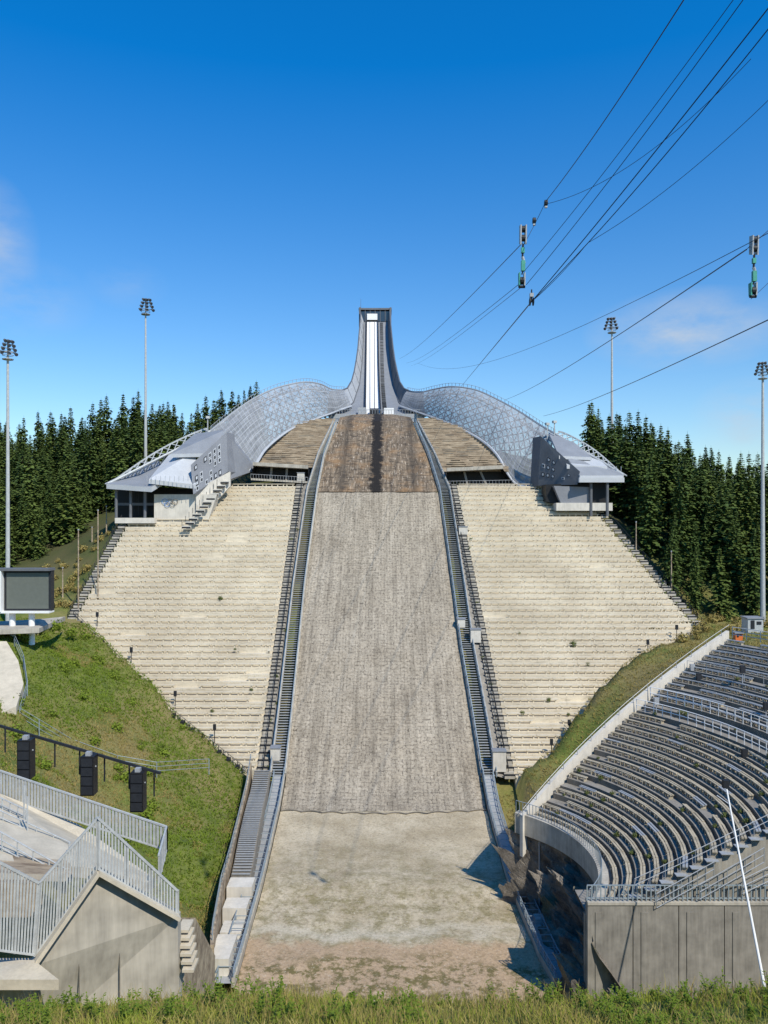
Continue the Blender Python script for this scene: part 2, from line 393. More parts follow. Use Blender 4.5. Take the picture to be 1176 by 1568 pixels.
lowerside(-1); lowerside(1)
# ------------------------------------------------------------ concrete stands
NROW=50
ysr=np.linspace(D(1192),D(742),NROW+1)
def ypy(y): return float(np.interp(y,yz,pyd[::-1]))
def stand(side):
    e=empty('concrete_grandstand'); b_=MB(); be=MB(); pl=MB(); sr=MB()
    for i in range(NROW):
        y0,y1=ysr[i],ysr[i+1]; p=ypy((y0+y1)/2); p=min(max(p,742),1189)
        z=float(prof(y1))+.1; zl=float(prof(y0))-.5
        if side<0: xa,xb=LO(p),LI(p)
        else: xa,xb=RI(p),RO(p)
        xa=(xa-588)/F*y1; xb=(xb-588)/F*y1
        if xb-xa<1: continue
        b_.box8([(xa,y0,zl-1),(xb,y0,zl-1),(xb,y1+.6,zl-1),(xa,y1+.6,zl-1),(xa,y0,z-.45),(xb,y0,z-.45),(xb,y1+.6,z-.45),(xa,y1+.6,z-.45)],0)
        x=xa+.3
        while x<xb-.5:
            L=min(U(3.6,4.4),xb-x-.2)
            if L<.6: break
            if random.random()>.03:
                be.box((x+L/2,y0+.48+U(-.02,.02),z-.02+U(-.015,.015)),(L-.12,.52,.12),0)
                nn=max(1,int(L/1.35))
                for j in range(nn+1):
                    xx=x+.3+(L-.7)*j/max(nn,1); pl.box((xx,y0+.50,z-.27),(.16,.34,.40),0)
            x+=L
        for xx,sg in ((xa,-1),(xb,1)):
            inner=(sg>0)==(side<0)
            if inner or 777<p<975:
                for kx in range(2):
                    sr.box((xx+sg*.75,y0+.25+.5*kx,z-.55+.33*kx),(1.3,.5,.35),0)
                sr.box((xx+sg*.75,y0+.1,z-.30),(1.5,.14,.30),1)
            elif p>=975 and random.random()<.75:
                sr.box((xx+sg*.35,y0+.3,z-.25),(.5,.8,.45),1)
    b_.finish('terraces',['terr'],e); be.finish('seats',['terr'],e); pl.finish('seat_supports',['terr'],e); sr.finish('side_steps',['conc','dark'],e)
    r=MB()
    P=[(200,797),(120,945),(160,985),(270,1095),(388,1190)] if side<0 else [(905,777),(1070,970),(820,1190)]
    for (ax,ay),(cx,cy) in zip(P[:-1],P[1:]):
        N=max(3,int(math.hypot(cx-ax,cy-ay)/9)); prev=None
        for i in range(N+1):
            f=i/N; q=S(ax+(cx-ax)*f,ay+(cy-ay)*f,-.2); q.x+=side*(1.7 if (ay<940 and side<0) or (ay<900 and side>0) else .8)
            r.tube(q,q+Vector((0,0,1.25)),.05,n=4)
            if prev is not None:
                for h in (1.25,.75): r.tube(prev+Vector((0,0,h)),q+Vector((0,0,h)),.04,n=4,cap=False)
            prev=q
    prev=None
    for p in np.arange(745,1188,9):
        q=S((LI(p)+9) if side<0 else (RI(p)-9),p,.1); r.tube(q,q+Vector((0,0,1.1)),.05,n=4)
        if prev is not None:
            for h in (1.1,.6): r.tube(prev+Vector((0,0,h)),q+Vector((0,0,h)),.04,n=4,cap=False)
        prev=q
    r.finish('handrails',['dark'],e)
    lo=MB()
    L=[(151,960),(203,1015),(270,1083),(330,1135)] if side<0 else [(1034,980),(990,1003),(927,1080),(870,1128),(843,1158)]
    for (px,py) in L:
        q=S(px,py,0); lo.tube(q+Vector((0,-.6,0)),q+Vector((0,-.6,1.8)),.06,n=6); lo.box(q+Vector((0,-.6,2.1)),(.38,.3,.75),0)
    lo.finish('lamp_posts',['dark'],e)
stand(-1); stand(1)
b_=MB()
for px,py,w,h in ((709,820,1.6,1.4),(728,985,1.6,2.0),(706,962,1.2,1.3),(764,1182,1.7,2.6),(461,738,1.4,1.6),(422,1165,1.2,1.6)):
    q=S(px,py,.2); b_.box(q+Vector((0,0,h/2)),(w,1.2,h),0); b_.box(q+Vector((0,0,h+.06)),(w+.2,1.4,.12),1)
b_.finish('service_cabinet',['concpale','roof'])
# ------------------------------------------------------------ under-arch timber terraces + openings
def upper(side):
    e=empty('timber_terrace'); b_=MB()
    if side<0:
        arch=[(640,512),(648,482),(658,450),(672,430),(690,412),(712,390)]; land=[(640,516),(700,489),(740,474)]; op=[(388,713),(472,718),(472,738),(385,733)]; dk=157; p1=716
    else:
        arch=[(640,640),(648,668),(658,702),(672,730),(690,752),(718,776)]; land=[(640,636),(700,663),(740,684)]; op=[(684,722),(770,718),(788,742),(684,744)]; dk=157; p1=722
    pr_=np.linspace(642,p1,26)[::-1]
    for i in range(len(pr_)-1):
        p=pr_[i]; q=pr_[i+1]; xa=ip(arch,p+2)+side*3; xb=ip(land,p)
        a0=W(xa,p,D(p)-.0); c0=W(xb,p,D(p)); a1=W(xa,q,D(q)); c1=W(xb,q,D(q))
        b_.face([a0,c0,Vector((c0.x,c0.y,c1.z)),Vector((a0.x,a0.y,a1.z))],0)
        b_.face([Vector((a0.x,a0.y,a1.z)),Vector((c0.x,c0.y,c1.z)),c1,a1],0)
        z=c1.z+.22; x0,x1=sorted((a0.x,c0.x)); x=x0
        while x<x1-.4:
            L=min(U(1.2,3.5),x1-x)
            if random.random()>.25: b_.box((x+L/2,a0.y+.5,z+U(-.12,.08)),(L-.15,.5,.14),0 if random.random()<.75 else 1,U(-.05,.05))
            x+=L
    b_.finish('rows',['timber','bench'],e)
    b_=MB()
    P=[W(x,y,dk) for x,y in op]
    back=[p+Vector((0,4,0)) for p in P]; b_.face(back,0)  # back and side walls painted black to hold the shade of the opening
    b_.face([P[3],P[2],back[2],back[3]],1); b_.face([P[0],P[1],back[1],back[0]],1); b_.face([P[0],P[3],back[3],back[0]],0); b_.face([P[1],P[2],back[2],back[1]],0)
    b_.beam(P[0]+Vector((0,-.3,.35)),P[1]+Vector((0,-.3,.35)),.9,.7,1)
    b_.beam(P[3]+Vector((0,-.3,-.1)),P[2]+Vector((0,-.3,-.1)),.6,.4,1)
    for f in (.32,.6): 
        a=P[0].lerp(P[1],f); c=P[3].lerp(P[2],f); b_.beam(c+Vector((0,1.2,0)),a+Vector((0,1.2,0)),.4,.4,3)
    a=P[3]+Vector((0,-.9,0)); c=P[2]+Vector((0,-.9,0))
    for i in range(22):
        q=a.lerp(c,i/21); b_.tube(q,q+Vector((0,0,.9)),.03,n=4,mi=2)
    b_.tube(a+Vector((0,0,.9)),c+Vector((0,0,.9)),.04,n=4,mi=2)
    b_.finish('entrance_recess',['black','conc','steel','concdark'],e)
upper(-1); upper(1)
# ------------------------------------------------------------ wings (perforated wind screens)
def resample(P,n):
    P=[W(*p) for p in P]; out=[]
    for i in range(n+1):
        f=i/n*(len(P)-1); k=min(int(f),len(P)-2); t=f-k
        p0=P[max(k-1,0)];p1=P[k];p2=P[k+1];p3=P[min(k+2,len(P)-1)]
        out.append(.5*((2*p1)+(p2-p0)*t+(2*p0-5*p1+4*p2-p3)*t*t+(3*p1-p0-3*p2+p3)*t**3))
    return out
def wing(side):
    e=empty('wind_screen')
    if side<0:
        O=[(528,597,222),(508,596,209),(490,588,202),(465,585,195),(430,592,188),(400,604,181),(370,622,174),(340,645,167),(322,660,162)]
        I=[(538,622,212),(520,628,205),(505,634,199),(480,643,189),(450,655,180),(427,670,172),(405,690,165),(387,716,158.5),(352,735,155)]
        tip=[(322,660,162),(270,688,156),(215,716,150),(165,741,146)]
    else:
        O=[(624,598,222),(642,601,209),(665,596,202),(692,592,195),(728,597,188),(762,612,181),(795,630,174),(826,650,167),(850,664,162)]
        I=[(612,622,212),(630,628,205),(650,635,199),(678,645,189),(706,657,180),(738,675,172),(762,698,165),(789,741,158.5),(830,744,154)]
        tip=[(850,664,162),(885,686,156),(920,706,152),(955,728,148)]
    o=resample(O,48); i_=resample(I,48)
    b_=MB()
    def fn(p,i,j):
        t=j/8; p=p.copy(); p.y-=math.sin(t*math.pi)*1.2; p.z+=math.sin(t*math.pi)*.6; return p
    b_.loft(o,i_,8,0,fn=fn,u0=0); b_.finish('mesh_skin',['perf'],e,smooth=True)
    b_=MB()
    bk=Vector((0,1.4,0))
    for k in range(49):
        if k<48:
            b_.tube(o[k],o[k+1],.2,n=6); b_.tube(i_[k],i_[k+1],.28,n=6,mi=1)
            b_.tube(o[k]+bk*2-Vector((0,0,1.4)),o[k+1]+bk*2-Vector((0,0,1.4)),.2,n=5)
        prev=o[k]; N=6
        for j in range(1,N+1):
            q=o[k].lerp(i_[k],j/N)+bk; q.z-=.4
            if k%2==0: b_.tube(prev,q,.15,n=4,cap=False,mi=2)
            prev=q
        if k%2==0 and k<46:
            for j in range(N):
                a=o[k].lerp(i_[k],j/N)+bk; c=o[k+2].lerp(i_[k+2],(j+1)/N)+bk; a.z-=.4;c.z-=.4
                b_.tube(a,c,.14,n=4,cap=False,mi=2)
                a=o[k+2].lerp(i_[k+2],j/N)+bk; c=o[k].lerp(i_[k],(j+1)/N)+bk; a.z-=.4;c.z-=.4
                b_.tube(a,c,.14,n=4,cap=False,mi=2)
        b_.tube(o[k],o[k]+Vector((0,0,.9)),.05,n=4)
    for k in range(48): b_.tube(o[k]+Vector((0,0,.9)),o[k+1]+Vector((0,0,.9)),.045,n=4,cap=False)
    b_.finish('truss',['steel','roofl','clad'],e)
    b_=MB(); T=resample(tip,14); T2=[p+Vector((side*.5,3,-2.0+1.6*k/14)) for k,p in enumerate(T)]
    T3=[p+Vector((side*1.2,2,1.5*math.sin(math.pi*min(1,k/14+.15)))) for k,p in enumerate(T)]
    for k in range(14):
        b_.tube(T[k],T[k+1],.24,n=6); b_.tube(T2[k],T2[k+1],.2,n=5); b_.tube(T3[k],T3[k+1],.18,n=5)
        b_.tube(T[k],T2[k+1],.14,n=4); b_.tube(T2[k],T[k],.12,n=4); b_.tube(T[k],T3[k+1],.10,n=4); b_.tube(T3[k],T[k+1],.10,n=4)
    b_.finish('tip_truss',['railpale'],e)
wing(-1); wing(1)
# ------------------------------------------------------------ stand buildings
def panel_windows(b_,TL,TR,BR,BL,holes):
    def P(u,v): return TL.lerp(TR,u).lerp(BL.lerp(BR,u),v)
    nrm=(TR-TL).cross(BL-TL).normalized()
    if nrm.y>0: nrm=-nrm
    su=.85/(TR-TL).length; sv=.85/(BL-TL).length
    for (u,v,m_) in holes:
        q=[P(u,v),P(u+su,v),P(u+su,v+sv),P(u,v+sv)]
        b_.prism([p+nrm*.08 for p in q],nrm*-.2,m_)
        q=[P(u+su*.2,v+sv*.2),P(u+su*.8,v+sv*.2),P(u+su*.8,v+sv*.8),P(u+su*.2,v+sv*.8)]
        b_.prism([p+nrm*.1 for p in q],nrm*-.1,5 if m_!=5 else 2)
def building(side):
    e=empty('grandstand_building')
    b_=MB()
    rnd=random.Random(5+side)
    if side<0:
        b_.prism([W(163,741,145),W(232,746,143),W(278,718,150),W(240,705,158),W(205,722,154)],(0,0,-.9),0,1)
        b_.prism([W(228,734,143.5),W(300,742,145),W(300,690,152),W(262,692,156)],(0,0,-.8),2,1)
        b_.prism([W(262,695,149),W(322,694,150),W(345,658,156),W(298,664,160)],(0,0,-.7),0,1)
        TL,TR,BR,BL=W(292,712,145.5),W(347,662,153),W(349,722,151.5),W(296,757,144.5)
        b_.prism([TL,TR,BR,BL],(1,3,0),8)
        b_.prism([W(346,663,153.5),W(388,712,158.3),W(386,722,158),W(349,735,152.5)],(0,3,0),8)
        H=[(.08+.13*i,.14+.17*j,rnd.choice((5,2,2,5))) for i in range(6) for j in range(5) if rnd.random()<.62]
        panel_windows(b_,TL,TR,BR,BL,H)
        b_.prism([W(180,745,152),W(300,748,152),W(300,800,152),W(180,800,152)],(0,3,0),4)  # solid black block painted as the dark void under the roof
        for px in (178,200,222): b_.tube(W(px,798,146),W(px,744,146),.28,n=8,mi=3)
        for px in range(205,240,7): b_.beam(W(px,790,149),W(px,750,149),.12,.12,5)
        b_.beam(W(180,772,149),W(240,772,149),.3,.5,3); b_.beam(W(180,797,146),W(240,797,146),3,1.0,6)
        b_.prism([W(236,757,146.5),W(298,757,146.5),W(332,757,146.5),W(318,800,146.5),W(236,805,146.5)],(0,3,0),6)
        b_.prism([W(300,750,146),W(352,722,150),W(352,745,150),W(300,800,146)],(0,1,0),6)
        for i in range(12):
            f=i/11; q=W(352-58*f,738+68*f,150-6.5*f); b_.box(q+Vector((-.8,-.8,-.1)),(1.6,.6,.5),6); b_.box(q+Vector((-.8,-1.12,-.2)),(1.6,.06,.3),5)
            b_.tube(q+Vector((-1.6,-1,0)),q+Vector((-1.6,-1,1.2)),.04,n=4,mi=5)
        for px in range(225,300,7):
            q=W(px,737,143.3); b_.tube(q,q+Vector((0,0,1)),.05,n=4,mi=1)
    else:
        b_.prism([W(888,728,145),W(955,728,147),W(925,706,154),W(872,690,157),W(868,700,150)],(0,0,-.9),0,1)
        b_.prism([W(868,712,147),W(930,714,149),W(905,694,156),W(856,678,160)],(0,0,-.7),2,1)
        b_.prism([W(856,698,149),W(906,700,151),W(880,678,157),W(840,662,162)],(0,0,-.6),0,1)
        TL,TR,BR,BL=W(828,668,153),W(888,722,145.3),W(884,742,145.5),W(824,744,153)
        b_.prism([TL,TR,BR,BL],(-1,3,0),3)
        H=[(.08+.13*i,.14+.19*j,rnd.choice((5,1,5))) for i in range(6) for j in range(4) if rnd.random()<.6 and j*.19>.05*i]
        panel_windows(b_,TL,TR,BR,BL,H)
        b_.prism([W(836,742,148.5),W(932,738,148.5),W(932,790,148.5),W(836,768,148.5)],(0,4,0),4)  # black block paints in the shade beneath the roof slabs
        for px in (905,930): b_.tube(W(px,790,146.5),W(px,735,146.5),.28,n=8,mi=3)
        b_.prism([W(848,744,147),W(905,746,147),W(905,777,147),W(862,778,147)],(0,3,0),8)
        b_.prism([W(852,770,146.5),W(938,770,146.5),W(938,782,146.5),W(852,782,146.5)],(0,4,0),6)
        b_.beam(W(886,735,144.8),W(955,735,146.8),.5,.9,1)
        for px in range(895,955,7):
            q=W(px,722,149); b_.tube(q,q+Vector((0,0,1)),.05,n=4,mi=1)
    b_.finish('roof_and_walls',['roof','roofl','roofl','clad','black','dark','concpale','glass','cladl'],e)
    if side<0:
        b_=MB()
        for k,(dx,dy) in enumerate(((0,0),(8,0),(16,0),(4,4),(12,4))):
            c=W(252+dx*1.0,768+dy,146.3) ; N=18; r=.5
            for a in range(N):
                t0=2*math.pi*a/N; t1=2*math.pi*(a+1)/N
                b_.tube(c+Vector((math.cos(t0)*r,0,math.sin(t0)*r)),c+Vector((math.cos(t1)*r,0,math.sin(t1)*r)),.05,n=4,mi=k%3)
        b_.finish('ring_emblem',['blue','clad','timber'],e)
building(-1); building(1)
b_=MB()
for px,py,d in ((318,648,161),(849,655,160),(838,658,161)):
    q=W(px,py,d); b_.tube(q-Vector((0,0,2)),q+Vector((0,0,1.2)),.12,n=5); b_.box(q+Vector((0,0,1.2)),(.8,.6,.5),0,.4)
b_.finish('surveillance_camera',['railpale'])
# ------------------------------------------------------------ tower / inrun
e=empty('ski_jump_tower')
TD=[207,216,225,235,245,255,265,275,285,293,300]
TPY=np.interp(TD,[207,225,245,265,285,300],[634,616,589,556,520,493])
def tl(pxs,dz=0): return [W(np.interp(d,[207,225,245,265,285,300],pxs),p,d)+Vector((0,0,dz)) for d,p in zip(TD,TPY)]
b_=MB()
b_.loft(tl([560,560,560.5,561,561.5,562]),tl([582,581,580,579,578.5,578]),1,0)
b_.loft(tl([523,541,550,554,556,557],-.1),tl([558.5,558.5,559,559.7,560.2,560.8],-.1),1,4)
b_.loft(tl([583.5,582.5,581.5,580,579.5,579],-.1),tl([627,611,602,597.5,595,594],-.1),1,4)
for a in ([559.5,559.5,560,560.5,561,561.4],[582.8,581.8,580.6,579.5,579,578.6]):
    L=tl(a,.3)
    for p,q in zip(L[:-1],L[1:]): b_.beam(p,q,.4,1.1,3)
for off in (566.5,573.5):
    L=tl([off]*6,.06)
    for p,q in zip(L[:-1],L[1:]): b_.beam(p,q,.2,.1,1)
L1=tl([590,588,586,585,584.5,584],.05)
for k in range(len(L1)-1):
    for j in range(8):
        q=L1[k].lerp(L1[k+1],j/8); b_.box(q,(1.2,.5,.1),1 if j%2 else 3)
b_.finish('inrun',['white','clad','cladl','dark','roof'],e)
b_=MB()
Ltop=[(504,600,207),(520,599,216),(532,594,225),(538.5,583,235),(542.5,568,245),(545.5,551,255),(548,533,265),(549.5,514,275),(551,498,285),(552,486,293),(552,478,300)]
Rtop=[(648,600,207),(630,600,216),(619,595,225),(612,584,235),(608,568,245),(604.5,551,255),(602,533,265),(600,514,275),(598.5,498,285),(597.5,486,293),(597,478,300)]
Lb=tl([523,541,550,554,556,557]); Rb=tl([627,611,602,597.5,595,594])
lt=[W(*p) for p in Ltop]; rt=[W(*p) for p in Rtop]
b_.loft(lt,Lb,4,0,u0=0); b_.loft(rt,Rb,4,2,u0=0)  # right inner wall darker than the left: its shade is put into the colour
lo=[p+Vector((-.6,1.0,-6.5)) for p in lt]; ro=[p+Vector((.6,1.0,-6.5)) for p in rt]
b_.loft(lt,lo,2,0,u0=0); b_.loft(rt,ro,2,0,u0=0); b_.loft(lo,ro,2,1)
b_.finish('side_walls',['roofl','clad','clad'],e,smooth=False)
b_=MB()
for L in (lt,rt,Lb,Rb):
    for p,q in zip(L[:-1],L[1:]): b_.tube(p,q,.22,n=5,mi=0)
for k in range(len(lt)): b_.tube(lt[k],Lb[k],.12,n=4,mi=0); b_.tube(rt[k],Rb[k],.12,n=4,mi=0)
b_.finish('wall_rims',['clad'],e)
b_=MB()
hx0,hx1=W(550,480,302).x,W(599,480,302).x; zt=W(570,472,302).z; zb=W(570,493,302).z; cx=(hx0+hx1)/2; wd=hx1-hx0
b_.box((cx,306,zt-.35),(wd+.4,9,.7),0); b_.box((cx,307,zt+.3),(wd*.8,6,.5),1)
b_.box((cx,305.5,(zt+zb)/2-.5),(wd-.8,7,zt-zb-1.4),2)
for i in range(7): b_.beam((hx0+.4+(wd-.8)*i/6,301.9,zb-1),(hx0+.4+(wd-.8)*i/6,301.9,zt-.7),.25,.25,0)
for x in (hx0+.3,hx1-.3): b_.box((x,303,(zt+zb)/2-1),(.7,5,zt-zb+2),0)
b_.box((W(570,484,302).x,301.5,W(570,486,302).z),(4.0,1.0,2.4),1)
b_.box((cx,302.2,zb-.4),(wd,.8,.7),0)
b_.tube((hx0+.6,303,zt),(hx0+.6,303,zt+4),.1,.04,n=5,mi=0)
b_.box((cx,309,zt-14),(wd-1,6,26),0)
b_.finish('head_house',['clad','white','glass'],e)
b_=MB()
for (x0,x1,py,d,hh,mi) in ((545,600,638,206,1.0,0),(566,580,631,205.5,2.0,3),(503,545,640,203,2.2,2),(602,650,640,203,2.2,2),(548,560,630,206,2.2,2),(588,603,631,206,2.2,1)):
    a=W(x0,py,d); c=W(x1,py,d); b_.box(((a.x+c.x)/2,d+1.5,a.z),(c.x-a.x,3,hh),mi)
for i in range(36):
    px=503+i*147/35; q=W(px,634,201.3); b_.tube(q,q+Vector((0,0,1.1)),.05,n=4,mi=2)
b_.tube(W(503,634,201.3)+Vector((0,0,1.1)),W(650,634,201.3)+Vector((0,0,1.1)),.06,n=4,mi=2)
b_.finish('takeoff_table',['conc','white','steel','dark'],e)
# ------------------------------------------------------------ curved grandstand (right)
e=empty('curved_grandstand')
def arcp(r,a,z): return Vector((CX+r*math.cos(a),CY+r*math.sin(a),z))
b_=MB(); be=MB(); sp=MB()
AIS=15
for k_ in range(NR):
    r=R0+k_*DR; r2=r+DR; z=CAMZ-28+k_*DZ; a0=amin(r+.5); a1=amax(r); N=max(10,int((a1-a0)*r/1.2))
    zprev=z-DZ-.3
    for i in range(N):
        t0=a0+(a1-a0)*i/N; t1=a0+(a1-a0)*(i+1)/N
        b_.face([arcp(r,t0,z),arcp(r,t1,z),arcp(r2,t1,z),arcp(r2,t0,z)],0)
        b_.face([arcp(r,t0,zprev),arcp(r,t1,zprev),arcp(r,t1,z),arcp(r,t0,z)],1)
    q0=arcp(r,a0,z); q1=arcp(r2,a0,z)
    b_.face([q0,q1,Vector((q1.x,q1.y,CAMZ-30)),Vector((q0.x,q0.y,CAMZ-30))],2)
    if k_ in (AIS,AIS+1): continue
    nseg=max(3,int((a1-a0)*r/1.8)); up_=k_>AIS+1
    for i in range(nseg):
        g_=.03/r
        t0=a0+(a1-a0)*i/nseg+g_; t1=a0+(a1-a0)*(i+1)/nseg-g_
        if random.random()<.05: continue
        tm=(t0+t1)/2; rz=tm+math.pi/2
        c=arcp(r+.40,tm,z+.34+U(-.03,.03)); L=(t1-t0)*(r+.40)
        mi=1 if (up_ or random.random()<.12) else 0
        be.box(c,(L,.16,.08),mi,rz+U(-.015,.015)); be.box(arcp(r+.60,tm,z+.35+U(-.03,.03)),(L,.16,.08),mi,rz+U(-.01,.01))
        for tt in (t0+.2/r,(t0+t1)/2,t1-.2/r):
            sp.box(arcp(r+.48,tt,z+.15),(.12,.42,.30),0,tt+math.pi/2)
b_.finish('steps',['concdark','bench','conc'],e); be.finish('benches',['benchl','steel'],e); sp.finish('bench_supports',['benchl'],e)
b_=MB(); prev=None
for k_ in range(NR+2):
    r=R0-1+k_*DR; a=amax(r)+.35/r; q=arcp(r,a,CAMZ-28+(k_-1)*DZ)
    if prev is not None:
        b_.prism([prev+Vector((0,0,-3)),q+Vector((0,0,-3)),q+Vector((0,0,.75)),prev+Vector((0,0,.75))],(-.22,.3,0),0)
        b_.tube(prev+Vector((0,0,1.4)),q+Vector((0,0,1.4)),.03,n=4,mi=1)
    if k_%2==0: b_.tube(q+Vector((0,0,.75)),q+Vector((0,0,1.5)),.03,n=4,mi=1)
    prev=q
b_.finish('side_wall',['concpale','steel'],e)
r_=MB()
def arc_rail(r,z,h,rails,step,a0=None,a1=None,rad=.04,mi=0):
    a0=amin(r) if a0 is None else a0; a1=amax(r) if a1 is None else a1; N=int((a1-a0)*r/step); prev=None
    for i in range(N+1):
        q=arcp(r,a0+(a1-a0)*i/N,z); r_.tube(q,q+Vector((0,0,h)),rad,n=4,mi=mi,cap=False)
        if prev is not None:
            for hh in rails: r_.tube(prev+Vector((0,0,hh)),q+Vector((0,0,hh)),rad,n=4,mi=mi,cap=False)
        prev=q
rA=R0+AIS*DR
arc_rail(rA,CAMZ-28+AIS*DZ,1.2,(1.2,.6),1.0,rad=.04,mi=2); arc_rail(rA+1.9,CAMZ-28+(AIS+2)*DZ,1.2,(1.2,.6),1.0,rad=.04,mi=2)
arc_rail(R0+22*DR,CAMZ-28+22*DZ,1.0,(1.0,),2.2,rad=.025)
arc_rail(R0+NR*DR,CAMZ-28+NR*DZ,1.2,(1.2,.8,.4),1.6)
arc_rail(R0-.5,CAMZ-28,1.3,(1.3,.1),.35,a0=-.66,a1=AW,mi=1,rad=.03)
r_.finish('railings',['railpale','rail','white'],e)
b_=MB()
for px,py,d in ((1070,1060,80),(1137,1050,76),(1173,1108,70),(1140,1182,66),(1005,1098,78),(1060,1045,82)):
    q=W(px,py,d); b_.tube(q-Vector((0,0,3)),q+Vector((0,0,1.4)),.05,n=5,mi=1); b_.box(q+Vector((0,0,1.6)),(.45,.35,.7),0 if px not in(1005,1060) else 1)
b_.finish('loudspeakers',['dark','steel'],e)
b_=MB()
a0,a1=-.66,AW; N=44
for i in range(N):
    t0=a0+(a1-a0)*i/N; t1=a0+(a1-a0)*(i+1)/N; zbm=CAMZ-29.6
    P=[arcp(R0-.75,t0,zbm),arcp(R0-.75,t1,zbm),arcp(R0,t1,zbm),arcp(R0,t0,zbm)]
    Q=[p+Vector((0,0,1.85)) for p in P]; b_.box8(P+Q,0)
b_.finish('curved_retaining_wall',['conc'],e)
b_=MB()
xw0=arcp(R0-.8,-.66,0).x; yw=arcp(R0-.8,-.66,0).y-.1
for i in range(10):
    xa=xw0+3.2*i; b_.box((xa+1.59,yw-.3,CAMZ-33.5),(3.14,.6,12.0),0)
    b_.box((xa+1.6,yw-.3,CAMZ-27.4),(3.2,.75,.2),1)
    b_.box((xa+.8,yw-.62,CAMZ-31),(.5,.06,6),0)
b_.box((xw0+16,yw+.2,CAMZ-34),(32,.5,11),0)
for i in range(100):
    x=xw0+.32*i; b_.box((x,yw-.5,CAMZ-26.75),(.08,.05,1.05),2)
for h in (-27.1,-26.2): b_.beam((xw0,yw-.45,CAMZ+h),(xw0+32,yw-.45,CAMZ+h),.07,.07,2)
b_.face([(xw0,yw,CAMZ-28.2),(xw0+32,yw,CAMZ-28.2),(xw0+32,yw+3,CAMZ-28.2),(xw0,yw+3,CAMZ-28.2)],0)
b_.finish('front_wall',['concdark','conc','rail'],e)
b_=MB()
for k_ in range(2,20,1):
    r=R0+k_*DR; q=arcp(r+.2,amin(r+.5),CAMZ-28+k_*DZ)
    b_.tube(q,q+Vector((0,0,1.0)),.03,n=4)
    if k_>2:
        for h in (1.0,.55): b_.tube(prev+Vector((0,0,h)),q+Vector((0,0,h)),.03,n=4)
    q2=q+Vector((0,-.25,0)); b_.box(q2+Vector((0,0,-.1)),(.9,.5,.06),0)
    prev=q
for (x0,z0,x1,z1) in ((19,-27.6,23,-25.4),(22,-27.0,26.5,-24.4),(25,-26.6,30,-24.2)):
    a=Vector((x0,53.9,CAMZ+z0)); c=Vector((x1,53.9,CAMZ+z1))
    for h in (0,.5,1.0): b_.tube(a+Vector((0,0,h)),c+Vector((0,0,h)),.035,n=4)
    for i in range(8):
        q=a.lerp(c,i/7); b_.tube(q,q+Vector((0,0,1.0)),.03,n=4)
b_.finish('end_railing',['steel'],e)
# ------------------------------------------------------------ rock cliff
b_=MB()
A_=[];B_=[]
for i in range(110):
    a=-.70+(math.radians(60)+.70)*i/109; top=arcp(R0-.55,a,CAMZ-29.3)
    y=top.y; pe=ypy(min(max(y,56),98)); xe=(ip(LR,min(pe,1510))+14-588)/F*y
    bot=Vector((min(xe,top.x-.6),y,CAMZ-36.6)); A_.append(top); B_.append(bot)
def rk(p,i,j):
    t=j/34; v=Vector((p.x*.5,p.y*.5,p.z*.5)); a=noise.turbulence(v,5,False,noise_basis='VORONOI_F1')
    w=math.sin(math.pi*min(1,t*1.0+.05)); p=p.copy(); off=(a-.75)*2.6*w; p.x-=off-(t*(1-t))*-1.2; p.z+=off*.9+t*(1-t)*2.0; p.y+=off*.5; return p
b_.loft(A_,B_,34,0,fn=rk); b_.finish('rock_cliff',['rock'])
b_=MB(); q=W(826,1415,70); b_.tube(Vector((q.x,q.y,CAMZ-37)),W(826,1288,70),.07,n=6,mi=0); b_.box(W(832,1412,68),(1.6,1,1.0),1); b_.finish('lamp_post',['steel','railpale'])
b_=MB(); b_.tube(W(1180,1560,43),W(1112,1205,49),.09,.05,n=8,mi=0); b_.box(W(1111,1200,49),(.35,.3,.5),1); b_.tube(W(1115,1230,49),W(1098,1218,50),.03,n=4); b_.finish('barrier_boom_pole',['white','dark'])
def hut(name,px,py,d,w,dp,h,mi):
    b_=MB(); q=W(px,py,d); b_.box(q+Vector((0,0,h/2-.5)),(w,dp,h+1),mi); b_.box(q+Vector((0,0,h+.08)),(w+.3,dp+.3,.16),2)
    b_.box(q+Vector((-w*.2,-dp/2-.03,h*.45)),(w*.25,.06,h*.8),3); b_.box(q+Vector((w*.22,-dp/2-.03,h*.6)),(w*.3,.06,h*.3),3); b_.finish(name,['railpale','orange','roof','dark'])
hut('equipment_hut',1152,962,112,2.2,2.0,1.5,0); hut('storage_container',1130,975,108,1.0,.8,.5,1)
# ------------------------------------------------------------ left outrun stairs
e=empty('concrete_stairs'); b_=MB()
tabO=[(1195,384),(1240,377),(1350,352),(1400,338),(1480,325)]
tabI=[(1195,414),(1240,409),(1350,388),(1400,376),(1480,352)]
yy0,yy1=D(1365),D(1197); N=52
for i in range(N):
    y=yy0+(yy1-yy0)*i/N; p=ypy(y); zb=float(prof(y)); zt=zb+1.6+1.0*math.sin(i/N*3.1)
    xa=(ip(tabO,p)+6-588)/F*y; xb=(ip(tabI,p)-588)/F*y
    b_.box(((xa+xb)/2,y+.2,zt-1.2),(xb-xa,.30,2.4),0)
    b_.box(((xa+xb)/2,y+.03,zt+.04),(xb-xa-.2,.12,.08),1)
for py,px0,px1,hh in ((1378,350,388,1.4),(1402,344,380,.9),(1432,340,372,.5),(1462,330,360,.9),(1488,326,354,1.3)):
    y=D(py)+.0; xa=(px0-588)/F*y; xb=(px1-588)/F*y; b_.box(((xa+xb)/2,y,float(prof(y))+hh/2),(xb-xa,1.9,hh+.5),2)
b_.finish('treads',['concdark','steel','concpale'],e)
b_=MB()
